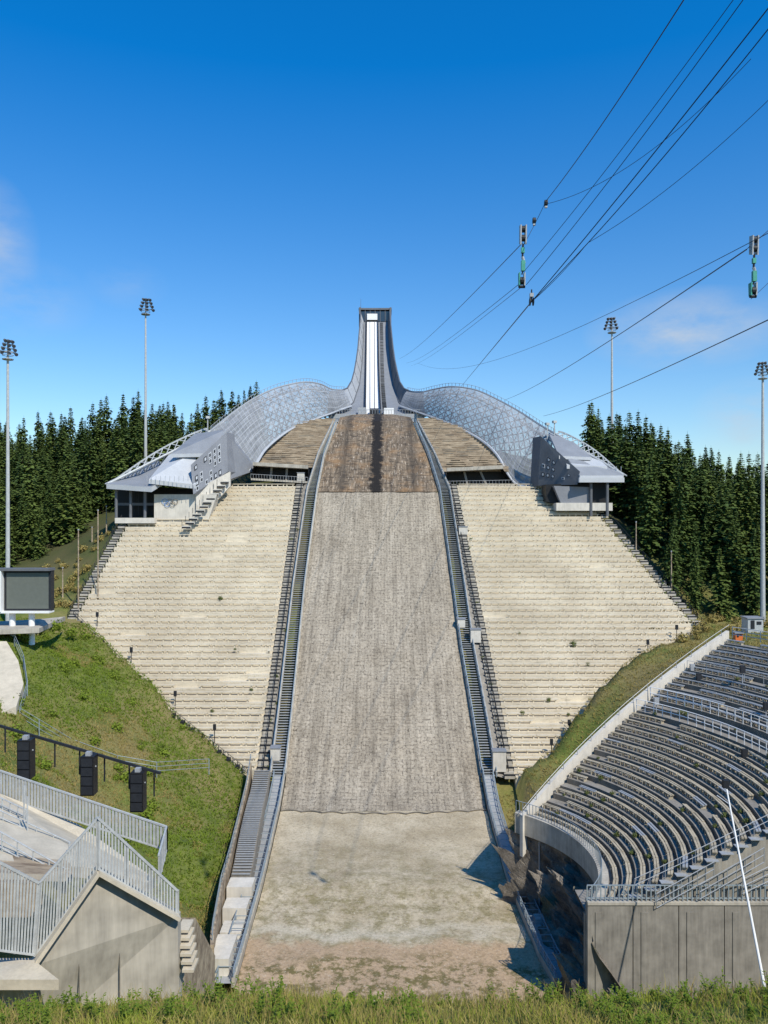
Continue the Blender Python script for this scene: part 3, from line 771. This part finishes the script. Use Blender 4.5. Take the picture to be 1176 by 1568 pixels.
ps=list(range(1195,1500,8))
for p,q in zip(ps[:-1],ps[1:]):
    a=S(ip(tabO,p),p,1.0); c=S(ip(tabO,q),q,1.0); b_.beam(a,c,.3,3.2,0)
    a=a+Vector((0,0,1.6)); c=c+Vector((0,0,1.6)); b_.tube(a,a+Vector((0,0,.8)),.04,n=4,mi=1); b_.tube(a+Vector((0,0,.8)),c+Vector((0,0,.8)),.04,n=4,mi=1)
b_.finish('side_boards',['timber','rail'],e)
b_=MB(); q=W(342,1452,63.5); b_.box(q,(.9,.12,1.1),0); b_.tube(q+Vector((-.1,-.1,-.45)),q+Vector((.0,-.1,.1)),.10,.14,n=6,mi=1); b_.tube(q+Vector((.0,-.1,.1)),q+Vector((.22,-.1,.3)),.08,.05,n=6,mi=1); b_.tube(q+Vector((.0,-.1,.12)),q+Vector((-.05,-.1,.42)),.09,.06,n=6,mi=1)
b_.tube(q+Vector((0,0,-.5)),q+Vector((0,0,-1.6)),.05,n=5,mi=1); b_.finish('warning_sign',['white','black'])
# ------------------------------------------------------------ left foreground
def slats(bm,a,c,bot_a,bot_c,n,mi=0):
    a,c,ba,bc=[Vector(v) for v in (a,c,bot_a,bot_c)]; L=(c-a); dirn=L.normalized()
    for i in range(n):
        f=(i+.5)/n; t=a.lerp(c,f); b0=ba.lerp(bc,f); w=L.length/n*.62
        h=Vector((dirn.x,dirn.y,0))*w/2; nrm=Vector((dirn.y,-dirn.x,0))*.02
        bm.box8([b0-h-nrm,b0+h-nrm,b0+h+nrm,b0-h+nrm,t-h-nrm,t+h-nrm,t+h+nrm,t-h+nrm],mi)
    bm.beam(a,c,.09,.09,mi); bm.beam(ba,bc,.07,.07,mi)
    for f in (0,.33,.66,1): bm.beam(ba.lerp(bc,f)+Vector((0,.07,-.1)),a.lerp(c,f)+Vector((0,.07,0)),.08,.08,mi)
e=empty('concrete_retaining_wall'); b_=MB()
b_.prism([W(55,1478,31),W(150,1336,32),W(272,1405,33.5),W(277,1640,33.5),W(-60,1700,31),W(-60,1478,31)],(0,.5,0),0)
b_.beam(W(52,1474,30.9),W(150,1333,31.9),.75,.16,1); b_.beam(W(150,1333,31.9),W(273,1403,33.4),.75,.14,1)
b_.prism([W(-60,1470,30.8),W(52,1470,30.8),W(90,1500,29.5),W(-60,1500,29.5)],(0,0,-.4),1)
b_.prism([W(272,1412,35),W(296,1412,37),W(327,1470,42),W(325,1640,42),W(272,1640,35)],(0,.4,0),2)
for i in range(6): b_.box(W(284+i*1.5,1418+i*12,34.5-i*.15),(.5,.9,.12),1)
for i in range(4): b_.box(W(60+i*62,1480,31.2+.75*i)+Vector((0,-.06,-1.5)),(.02,.06,5.5),3)
b_.finish('wall',['conc','sand','timber','bench'],e)
b_=MB()
slats(b_,W(150,1252,31.8),W(272,1364,33.4),W(150,1330,31.8),W(272,1401,33.4),26)
slats(b_,W(62,1350,31),W(150,1252,31.9),W(54,1462,31),W(150,1330,31.9),20)
slats(b_,W(-40,1300,29.5),W(60,1352,30.8),W(-40,1450,29.5),W(52,1462,30.8),20)
b_.finish('slat_railing',['railpale'],e)
e=empty('spectator_platform'); b_=MB()
b_.prism([W(-80,1215,44),W(0,1215,44),W(120,1262,43),W(236,1345,40),W(225,1352,38.5),W(150,1330,36),W(-80,1310,34)],(0,0,-.5),0,1)
b_.prism([W(-80,1352,33),W(60,1352,33),W(60,1405,33),W(-80,1405,33)],(0,.3,0),2)
b_.prism([W(-80,1300,35.5),W(105,1318,35.5),W(112,1340,34),W(-80,1335,33)],(0,0,-.3),2,1)
b_.finish('deck',['sand','conc','timber'],e)
b_=MB()
slats(b_,W(-60,1160,45),W(255,1266,41),W(-60,1200,45),W(255,1302,41),64)
slats(b_,W(255,1266,41),W(243,1310,37.5),W(255,1302,41),W(243,1350,37.5),8)
for (x0,y0,x1,y1,d) in ((-20,1232,108,1290,40),(-20,1212,40,1240,42),(-20,1262,100,1330,36)):
    a=W(x0,y0,d); c=W(x1,y1,d-1.5)
    for h in (0,-.35,-.7): b_.tube(a+Vector((0,0,h)),c+Vector((0,0,h)),.035,n=5)
    for i in range(6):
        q=a.lerp(c,i/5); b_.tube(q,q-Vector((0,0,1.1)),.035,n=5)
b_.tube(W(106,1290,37),W(106,1335,37),.04,n=5)
for (px,py) in ((37,1215),(42,1232)): b_.tube(W(px,py+40,39),W(px,py-12,39),.04,n=5)
b_.finish('railings',['railpale'],e)
b_=MB()
b_.beam(W(-60,1094,47),W(246,1184,46),.14,.14,0)
for i in range(8):
    px=-30+i*38; py=1094+(px+60)*90/306; q=W(px,py,46.6); b_.tube(q,q-Vector((0,0,1.5)),.05,n=5,mi=0)
b_.finish('support_rail',['dark'],e)
for px,py,s_ in ((36,1136,1.0),(133,1161,1.05),(209,1186,1.1)):
    b_=MB(); d=46; c=W(px,py+28,d-.5); w=.78; h=2.3
    b_.prism([c+Vector((-w/2,0,h/2)),c+Vector((w/2,0,h/2)),c+Vector((w/2,0,-h/2)),c+Vector((-w/2,0,-h/2))],(0,.7,0),0)
    for j in range(4): b_.box(c+Vector((0,-.03,h/2-.33-j*.55)),(w-.12,.05,.47),1)
    b_.box(c+Vector((0,.3,h/2+.1)),(.3,.3,.25),2); b_.tube(c+Vector((-w/2-.05,.3,.5)),c+Vector((w/2+.05,.3,.5)),.05,n=6,mi=2)
    b_.finish('loudspeaker',['black','dark','steel'])
e=empty('scoreboard'); b_=MB()
c=W(38,904,100); b_.box(c+Vector((.6,0,0)),(6.0,1.0,5.2),0); b_.box(c+Vector((.6,-.52,.0)),(5.4,.06,4.6),1); b_.box(c+Vector((-3.0,-.2,0)),(1.0,2.0,5.3),2)
b_.box(c+Vector((0,-.3,2.75)),(7.4,1.8,.3),3); b_.box(c+Vector((0,-.3,-2.7)),(7.2,1.6,.25),2)
for dx in (-1.6,.9,-4): b_.tube(c+Vector((dx,0,-2.7)),c+Vector((dx,0,-7)),.38,n=12,mi=2)
b_.finish('screen',['dark','screen','white','clad'],e)
b_=MB()
b_.prism([W(-60,955,102),W(60,948,106),W(100,944,118),W(60,962,98),W(-60,966,96)],(0,0,-.6),0); b_.finish('concrete_plinth',['conc'])
b_=MB()
P=[(-30,985),(10,985),(28,1015),(36,1050),(25,1085),(0,1096),(-30,1096)]; a_=[W(x,y,np.interp(y,[985,1096],[97,84])) for x,y in P]
b_.prism([p+Vector((0,0,.25)) for p in a_],(0,0,-1.5),0)
b_.finish('footpath',['sand'])
b_=MB()
fp=[(22,978),(36,1010),(42,1050),(30,1092),(60,1110),(110,1140),(180,1165),(240,1175),(320,1170)]
prev=None
for (x,y) in fp:
    q=W(x,y,np.interp(y,[978,1110,1175],[98,84,90])); b_.tube(q-Vector((0,0,1.2)),q+Vector((0,0,.6)),.05,n=5)
    if prev is not None:
        for h in (.6,.1,-.4): b_.tube(prev+Vector((0,0,h)),q+Vector((0,0,h)),.03,n=4)
    prev=q
b_.finish('steel_fence',['rail'])
for px,y0,y1,d in ((120,812,900,128),(150,782,880,130),(163,776,830,150),(178,766,815,150),(96,870,905,135),(141,808,870,150),(1028,845,905,132),(974,800,850,140)):
    b_=MB(); a=W(px,y0,d); b_.tube(Vector((a.x,a.y,th(a.x,a.y)-.5)),a,.14,.09,n=6,mi=0); b_.tube(a,a+Vector((0,0,.2)),.14,.14,n=6,mi=1); b_.finish('flagpole',['timber','steel'])
# ------------------------------------------------------------ floodlight masts
def mast(px,py,d,w,base=None,rot=0):
    e=empty('floodlight_mast'); top=W(px,py,d); b_=MB(); zb=th(top.x,top.y)-1
    b_.tube(Vector((top.x,top.y,zb)),top,.42 if d>120 else .36,.18,n=10,mi=0)
    b_.finish('pole',['railpale'],e)
    b_=MB()
    N=12
    for hz in (-.5,.1,.6):
        for a in range(N):
            t0=2*math.pi*a/N; t1=2*math.pi*(a+1)/N; rr=w*.42
            b_.tube(top+Vector((math.cos(t0)*rr,math.sin(t0)*rr,hz)),top+Vector((math.cos(t1)*rr,math.sin(t1)*rr,hz)),.05,n=4,cap=False)
    b_.tube(top-Vector((0,0,.6)),top-Vector((0,0,.5)),w*.42,n=10,mi=0)
    b_.tube(top,top+Vector((0,0,w*1.3)),.12,n=6,mi=0)
    for r_i in range(4):
        z=top.z+w*(.30+.32*r_i); hw=w*(.58-.10*r_i)
        cs,sn=math.cos(rot),math.sin(rot)
        b_.tube((top.x-hw*cs,top.y-hw*sn,z),(top.x+hw*cs,top.y+hw*sn,z),.08,n=5,mi=0)
        for j in range(3):
            f=-1+j; p=Vector((top.x+hw*f*cs,top.y+hw*f*sn,z)); q=p+Vector((-.45 if px>588 else .55,-.5,-.4))*(w/2.6)
            b_.tube(p,q,w*.09,w*.15,n=8,mi=1); b_.tube(q,q+(q-p)*.05,w*.13,w*.13,n=8,mi=2)
    b_.finish('lamps',['steel','clad','glass'],e)
mast(223,478,178,2.4,rot=.3); mast(12,545,118,1.9,rot=.9); mast(937,506,172,2.2,rot=-.3); mast(1168,575,127,1.7,rot=-.6)
# ------------------------------------------------------------ cables and pulley rigs
RD=38.0; KS=RD/60
def cable(name,p,q,sag=0,r=.03):
    p=W(*p); q=W(*q)
    b_=MB(); N=24 if sag else 1; prev=p
    for i in range(1,N+1):
        f=i/N; c=p.lerp(q,f); c.z-=4*sag*f*(1-f); b_.tube(prev,c,r,n=5,cap=False); prev=c
    b_.finish(name,['cable'])
hub=(814,462,RD)
cable('cable',(1180,8,24.5),hub,0.13,.022); cable('cable',(1180,40,24.5),hub,.31,.019); cable('cable',(1145,-10,23),(806,436,RD),.19,.015); cable('cable',(1130,-10,23),(803,415,RD),.19,.013)
cable('cable',(1052,-8,20),(836,308,RD),.19,.018); cable('cable',(836,308,RD),(800,378,RD),.06,.013)
cable('cable',(1180,150,29),(900,372,35),.38,.012); cable('cable',(900,372,35),hub,.13,.012); cable('cable',(838,312,RD),(1150,90,29),.9,.012)
cable('cable',hub,(706,592,190),0,.032); cable('cable',(800,372,RD),(612,549,200),.8,.022); cable('cable',(801,430,RD),(622,556,200),.8,.016); cable('cable',(798,440,RD),(630,560,200),.6,.014)
cable('cable',(1180,355,36),(640,556,200),3.5,.019); cable('cable',(1143,382,RD),(774,612,185),.8,.034); cable('cable',(1180,488,40),(832,637,172),.6,.034)
cable('cable',(1180,430,39),(1150,458,RD),.0,.013); cable('cable',(1180,350,39),(1143,382,RD),.0,.02)
def rig(x,ytop,ybot,d,s=1.0):
    e=empty('cable_pulley_block'); b_=MB(); t=W(x,ytop,d); bo=W(x-2,ybot,d)
    def V(a,b,c): return Vector((a,b,c))*s
    for dx in (-.2,.2):
        b_.prism([t+V(dx-.05,-.3,0),t+V(dx-.05,.3,.1),t+V(dx-.05,.35,-1.3),t+V(dx-.05,-.2,-1.5)],V(.10,0,0),1)
    for dz in (-.25,-.95): b_.tube(t+V(-.16,0,dz),t+V(.16,0,dz),.26*s,n=12,mi=0)
    b_.tube(t+V(0,0,-1.4),t+V(-.05,0,-2.4),.08*s,n=6,mi=0); b_.box(t+V(-.02,0,-1.9),V(.25,.25,.4),2)
    b_.tube(t+V(-.05,0,-2.4),t+V(.1,0,-2.9),.12*s,n=6,mi=1); b_.box(t+V(.0,0,-3.1),V(.3,.3,.8),2); b_.tube(t+V(0,0,-3.5),bo+V(0,0,1.0),.06*s,n=6,mi=0)
    for dx in (-.2,.2): b_.prism([bo+V(dx-.05,-.2,.1),bo+V(dx-.05,.2,.1),bo+V(dx-.05,.25,1.1),bo+V(dx-.05,-.25,1.1)],V(.1,0,0),2 if dx<0 else 1)
    b_.tube(bo+V(-.16,0,.5),bo+V(.16,0,.5),.3*s,n=12,mi=0); b_.tube(bo+V(-.25,0,.05),bo+V(.25,0,.05),.12*s,n=8,mi=0)
    b_.finish('sheaves',['dark','steel','green'],e)
rig(801,346,440,RD,KS); rig(1155,362,455,RD,KS)
b_=MB(); h=W(*hub)
for dx in (-.08,.08): b_.tube(h+Vector((dx-.02,0,0)),h+Vector((dx+.02,0,0)),.20,n=14,mi=0)
b_.tube(h+Vector((0,0,.6)),h,.035,n=5,mi=0); b_.box(h+Vector((0,0,.32)),(.18,.18,.18),1); b_.finish('cable_hub',['dark','steel'])
b_=MB()
for px,py in ((836,311),(818,338)):
    h=W(px,py,RD); b_.tube(h+Vector((-.07,0,0)),h+Vector((.07,0,0)),.15,n=10,mi=0); b_.box(h+Vector((0,0,-.12)),(.12,.12,.22),1)
b_.finish('cable_clamp',['dark','steel'])
# ------------------------------------------------------------ spruce forest
def conifer(seed,h):
    rnd=random.Random(seed)
    b_=MB(); b_.tube((0,0,-1),(0,0,h*.97),h*.013,.03,n=6,mi=0)
    lev=int(h/.5); wid=h*rnd.uniform(.18,.25)
    for i in range(lev):
        t=i/lev; z0=h*(.05+.95*t); Rr=wid*((1-t)**.9)*(1 if t>.15 else .6+t*2.6)*rnd.uniform(.66,1.15)+.12
        nb=8 if t<.7 else 6
        a0=rnd.uniform(0,6.28)
        for j in range(nb):
            a=a0+6.283*j/nb+rnd.uniform(-.35,.35); L=Rr*rnd.uniform(.5,1.28); dx,dy=math.cos(a),math.sin(a)
            ns=max(2,int(L/.62))
            for s_ in range(ns):
                u=(s_+.6)/ns; rr=L*u; zz_=z0-.30*rr*rnd.uniform(.7,1.3)+.14*rr*u
                sz=rnd.uniform(.42,.85)*(1.15-.5*u)*(1.0 if t<.85 else .55)
                c=Vector((dx*rr,dy*rr,zz_)); side=Vector((-dy,dx,0))
                o=Vector((dx,dy,-.35+rnd.uniform(-.35,.35)))*sz*1.15; w=side*sz*.75+Vector((0,0,rnd.uniform(-.3,.3)*sz))
                b_.face([c-o*.4+w*.5,c-w,c+o,c+w*.9],1)
                if rnd.random()<.5:
                    b_.face([c+Vector((0,0,.05)),c+side*sz*.4*rnd.choice((-1,1))+Vector((0,0,-sz*.9)),c+o*.7+Vector((0,0,-sz*.5))],1)
    b_.tube((0,0,h*.95),(0,0,h*1.02),.06,.01,n=4,mi=1)
    me=bpy.data.meshes.new('spruce_%d'%seed); me.from_pydata(b_.v,[],b_.f); me.materials.append(M['bark']); me.materials.append(M['needle']); me.polygons.foreach_set('material_index',b_.m)
    return me
TV=[conifer(i,20+1.2*(i%3)) for i in range(7)]
e=empty('spruce_forest')
def plant(x,y,sc,zoff=0):
    o=bpy.data.objects.new('spruce',random.choice(TV)); o.parent=e
    o.location=(x,y,th(x,y)-.5+zoff); o.rotation_euler=(U(-.03,.03),U(-.03,.03),U(0,6.28)); o.scale=(sc*U(.85,1.3),sc*U(.85,1.3),sc); scene.collection.objects.link(o)
pts=[]
def tryp(x,y,sc,mind):
    for (a,c) in pts:
        if (a-x)**2+(c-y)**2<mind*mind: return False
    pts.append((x,y)); plant(x,y,sc); return True
for _ in range(4500):
    y=U(142,225); x=U(-125,-30); px=588+x/y*F
    if px<-60 or px>395: continue
    if y<170 and x>-64: continue
    if y<200 and x>-50: continue
    if px>330 and y<215: continue
    if y<152 and x>-72: continue
    tryp(x,y,U(.5,1.0)*(1.1 if 150<px<230 else 1),3.5)
for _ in range(4500):
    y=U(131,215); x=U(42,125); px=588+x/y*F
    if px<905 or px>1250: continue
    if px<930 and y<180: continue
    if y<160 and px<955+ (158-y)*2.6: continue
    tryp(x,y,U(.55,1.0)*(1.1 if px<1010 else .97),3.5)
for px,d,s_ in ((381,225,.95),(368,228,.7),(905,225,.75),(912,215,.85)): 
    x=(px-588)/F*d; plant(x,d,s_)
# ------------------------------------------------------------ grass, weeds, shrubs
def gmesh(name,pts,hr,wr,mat,nb=3,lean=.35):
    n=len(pts); V=[];Fc=[]
    x=np.array([p[0] for p in pts]); y=np.array([p[1] for p in pts]); z=np.concatenate([terrain(x[i:i+4000],y[i:i+4000]) for i in range(0,n,4000)])
    k=0
    for i in range(n):
        for _ in range(nb):
            h=U(*hr); w=U(*wr); a=U(0,6.28); dx,dy=math.cos(a)*w,math.sin(a)*w; lx,ly=U(-lean,lean)*h,U(-lean,lean)*h
            bx=x[i]+U(-.5,.5)*h; by=y[i]+U(-.5,.5)*h; bz=z[i]-.04
            V+= [(bx-dx,by-dy,bz),(bx+dx,by+dy,bz),(bx+lx*.45+dx*.7,by+ly*.45+dy*.7,bz+h*.6),(bx+lx*.45-dx*.7,by+ly*.45-dy*.7,bz+h*.6),(bx+lx*1.4,by+ly*1.4,bz+h*.98)]
            Fc+=[(k,k+1,k+2,k+3),(k+3,k+2,k+4)]; k+=5
    me=bpy.data.meshes.new(name); me.from_pydata(V,[],Fc); me.materials.append(M[mat]); o=bpy.data.objects.new(name,me); scene.collection.objects.link(o)
def nz(x,y,s): return noise.noise(Vector((x*s,y*s,3.3)))
P=[(U(-6,6),U(6.3,9.9)) for _ in range(11000)]
gmesh('bank_grass',P,(.05,.15),(.004,.009),'grass',4,.6)
P=[p for p in [(U(-6,6),U(6.8,9.6)) for _ in range(5200)] if nz(p[0],p[1],.9)>-.05]
gmesh('bank_dry_grass',P,(.12,.27),(.002,.005),'dry',3,.4)
def weeds(name,pts,hr,leaf,mat='weed'):
    b_=MB()
    for (x,y) in pts:
        z=th(x,y); h=U(*hr)
        for st_ in range(random.randint(2,4)):
            lx,ly=U(-.35,.35)*h,U(-.35,.35)*h; n=int(8+h*14/leaf*.08)
            for i in range(n):
                f=(i+1)/n; c=Vector((x+lx*f,y+ly*f,z+h*f)); a=U(0,6.28); l=leaf*(1.25-f*.7)*U(.7,1.2); o=Vector((math.cos(a),math.sin(a),U(-.1,.5)))*l; s_=Vector((-math.sin(a),math.cos(a),0))*l*.3
                b_.face([c,c+o*.5+s_,c+o,c+o*.5-s_],0)
            b_.tube((x,y,z-.05),(x+lx,y+ly,z+h),leaf*.05,n=3,cap=False)
    b_.finish(name,[mat])
weeds('weeds',[p for p in [(U(-5.5,5.5),U(7.2,9.5)) for _ in range(520)] if nz(p[0],p[1],.7)>-.05],(.06,.28),.06)
P=[]
for _ in range(60000):
    y=U(62,124); x=U(-62,-14); px=588+x/y*F
    if px<0 or px>385: continue
    pp=ypy(y)
    if y>98 and px>LO(min(pp,1189))-3: continue
    if y<98 and px>ip(LL,pp)-72+ (y-62)*.4: continue
    P.append((x,y))
Pg=[p for p in P if nz(p[0],p[1],.07)+.35*nz(p[0],p[1],.4)+(p[1]-94)*.016>-.05][:18000]
Pd=[p for p in P if not(nz(p[0],p[1],.07)+.35*nz(p[0],p[1],.4)+(p[1]-94)*.016>.05)][:21000]
gmesh('slope_grass',Pg,(.10,.35),(.03,.08),'weed',3,.9); gmesh('slope_dry_grass',Pd,(.10,.32),(.02,.05),'dry',3,.9)
P=[]
for _ in range(16000):
    y=U(84,128); x=U(14,60); r=math.hypot(x-CX,y-CY); an=math.atan2(y-CY,x-CX)
    if an<amax(r)+.06 and r<42: continue
    px=588+x/y*F
    if y>99 and px<RO(min(ypy(y),1189))+4: continue
    P.append((x,y))
gmesh('verge_grass',P[:11000],(.12,.4),(.025,.06),'dry',3,.9)
def shrubs(name,L,mat='weed'):
    b_=MB()
    for (c,r) in L:
        for _ in range(200):
            d=Vector((random.gauss(0,1),random.gauss(0,1),random.gauss(0,.7))); d.normalize(); q=c+d*r*U(.35,1.05)*(1+.3*noise.noise(d*2+c)); l=r*U(.12,.24)
            a=Vector((U(-1,1),U(-1,1),U(-1,1))).normalized()*l; e_=d.cross(a).normalized()*l*.6
            b_.face([q-a,q+e_,q+a,q-e_],0)
    b_.finish(name,[mat])
L=[]
for _ in range(60):
    x=U(-58,-24); y=U(70,118); px=588+x/y*F
    if px<20 or px>350 or (y>98 and px>LO(min(ypy(y),1189))-10): continue
    L.append((Vector((x,y,th(x,y)+.2)),U(.4,1.05)))
for px,py,d in ((60,965,104),(85,960,108),(110,968,118),(130,975,120),(40,975,100)): L.append((W(px,py,d),U(.8,1.2)))
shrubs('shrubs',L)
L=[]
for px,py,r in ((338,922,.5),(878,992,.6),(800,1098,.4),(840,1078,.4),(900,1023,.35),(385,1062,.3),(360,1000,.25),(795,975,.25),(870,1100,.3),(325,1095,.3)):
    L.append((S(px,py,.6),r))
for p in range(770,1180,14):
    if random.random()<.45: L.append((S(ip(LL,p)-30+U(-6,6),p,.1),U(.2,.45)))
    if random.random()<.5: L.append((S(ip(LR,p)+34+U(-6,6),p,.1),U(.2,.5)))
for _ in range(60):
    rr=U(R0+.5,R0+26*DR); a=U(amin(rr),amax(rr)); kk=int((rr-R0)/DR); L.append((arcp(R0+kk*DR+.1,a,CAMZ-28+kk*DZ+.1),U(.12,.3)))
shrubs('terrace_weeds',L,'scrub')
L=[]
for _ in range(60):
    px=U(990,1180); d=U(118,132); x=(px-588)/F*d; L.append((Vector((x,d,th(x,d)+.4)),U(.5,1.3)))
for _ in range(60):
    px=U(60,190); d=U(128,150); x=(px-588)/F*d
    if x>-51: continue
    L.append((Vector((x,d,th(x,d)+.4)),U(.4,1.1)))
shrubs('undergrowth',L,'dry')
# ------------------------------------------------------------ light, sky, camera
sdir=Vector((.40,-.62,.78)).normalized()
sun=bpy.data.lights.new('sun','SUN'); sun.energy=5.0; sun.angle=math.radians(.5); sun.color=(1,.94,.82)
so=bpy.data.objects.new('sun',sun); so.rotation_euler=sdir.to_track_quat('Z','Y').to_euler(); so.location=(50,-50,120); scene.collection.objects.link(so)
w=bpy.data.worlds.new('World'); scene.world=w; w.use_nodes=True; t=NT(w.node_tree); bg=t.n['Background']
sky=t.new('ShaderNodeTexSky',sky_type='NISHITA'); sky.sun_disc=False; sky.sun_elevation=math.asin(sdir.z); sky.sun_rotation=math.atan2(sdir.x,sdir.y); sky.air_density=1.0; sky.dust_density=.3; sky.ozone_density=2.0
co=t.new('ShaderNodeTexCoord').outputs['Generated']
zc=t.new('ShaderNodeSeparateXYZ',ins={0:co}).outputs[2]
tint=t.mix(t.ramp(zc,.0,.5),(1.25,1.36,1.38),(.03,1.08,1.95))
col=t.mix(1.0,sky.outputs[0],tint,'MULTIPLY')
def cloud(px,py,rx,rz,amt,seed):
    global col
    d=Vector(((px-588)/F,1,(784-py)/F)).normalized()
    s=t.new('ShaderNodeVectorMath',operation='SUBTRACT',ins={0:co,1:tuple(d)}).outputs[0]
    m_=t.new('ShaderNodeVectorMath',operation='MULTIPLY',ins={0:s,1:(1/rx,1/rx,1/rz)}).outputs[0]
    l=t.new('ShaderNodeVectorMath',operation='LENGTH',ins={0:m_}).outputs['Value']
    nn=t.noise(t.scale(co,(1,1,2.2)),7+seed,6,.62)
    f=t.math('MULTIPLY',t.ramp(l,1.0,.15,0,1),t.ramp(nn,.33,.66,0,amt))
    col=t.mix(f,col,(5.6,6.3,7.2))
cloud(1050,505,.12,.05,.95,0); cloud(-20,370,.055,.08,.55,2); cloud(195,435,.05,.03,.22,1); cloud(1150,640,.07,.05,.6,3); cloud(20,455,.09,.05,.3,4)
t.l.new(col,bg.inputs[0]); bg.inputs[1].default_value=.10
cam=bpy.data.cameras.new('camera'); co_=bpy.data.objects.new('camera',cam); scene.collection.objects.link(co_)
co_.location=(0,0,CAMZ); co_.rotation_euler=(math.pi/2,0,0); cam.sensor_fit='VERTICAL'; cam.sensor_height=24; cam.lens=24*F/1568; cam.clip_end=9000; cam.clip_start=.1
scene.camera=co_
scene.view_settings.view_transform='Standard'; scene.view_settings.look='None'; scene.view_settings.exposure=0; scene.view_settings.gamma=1
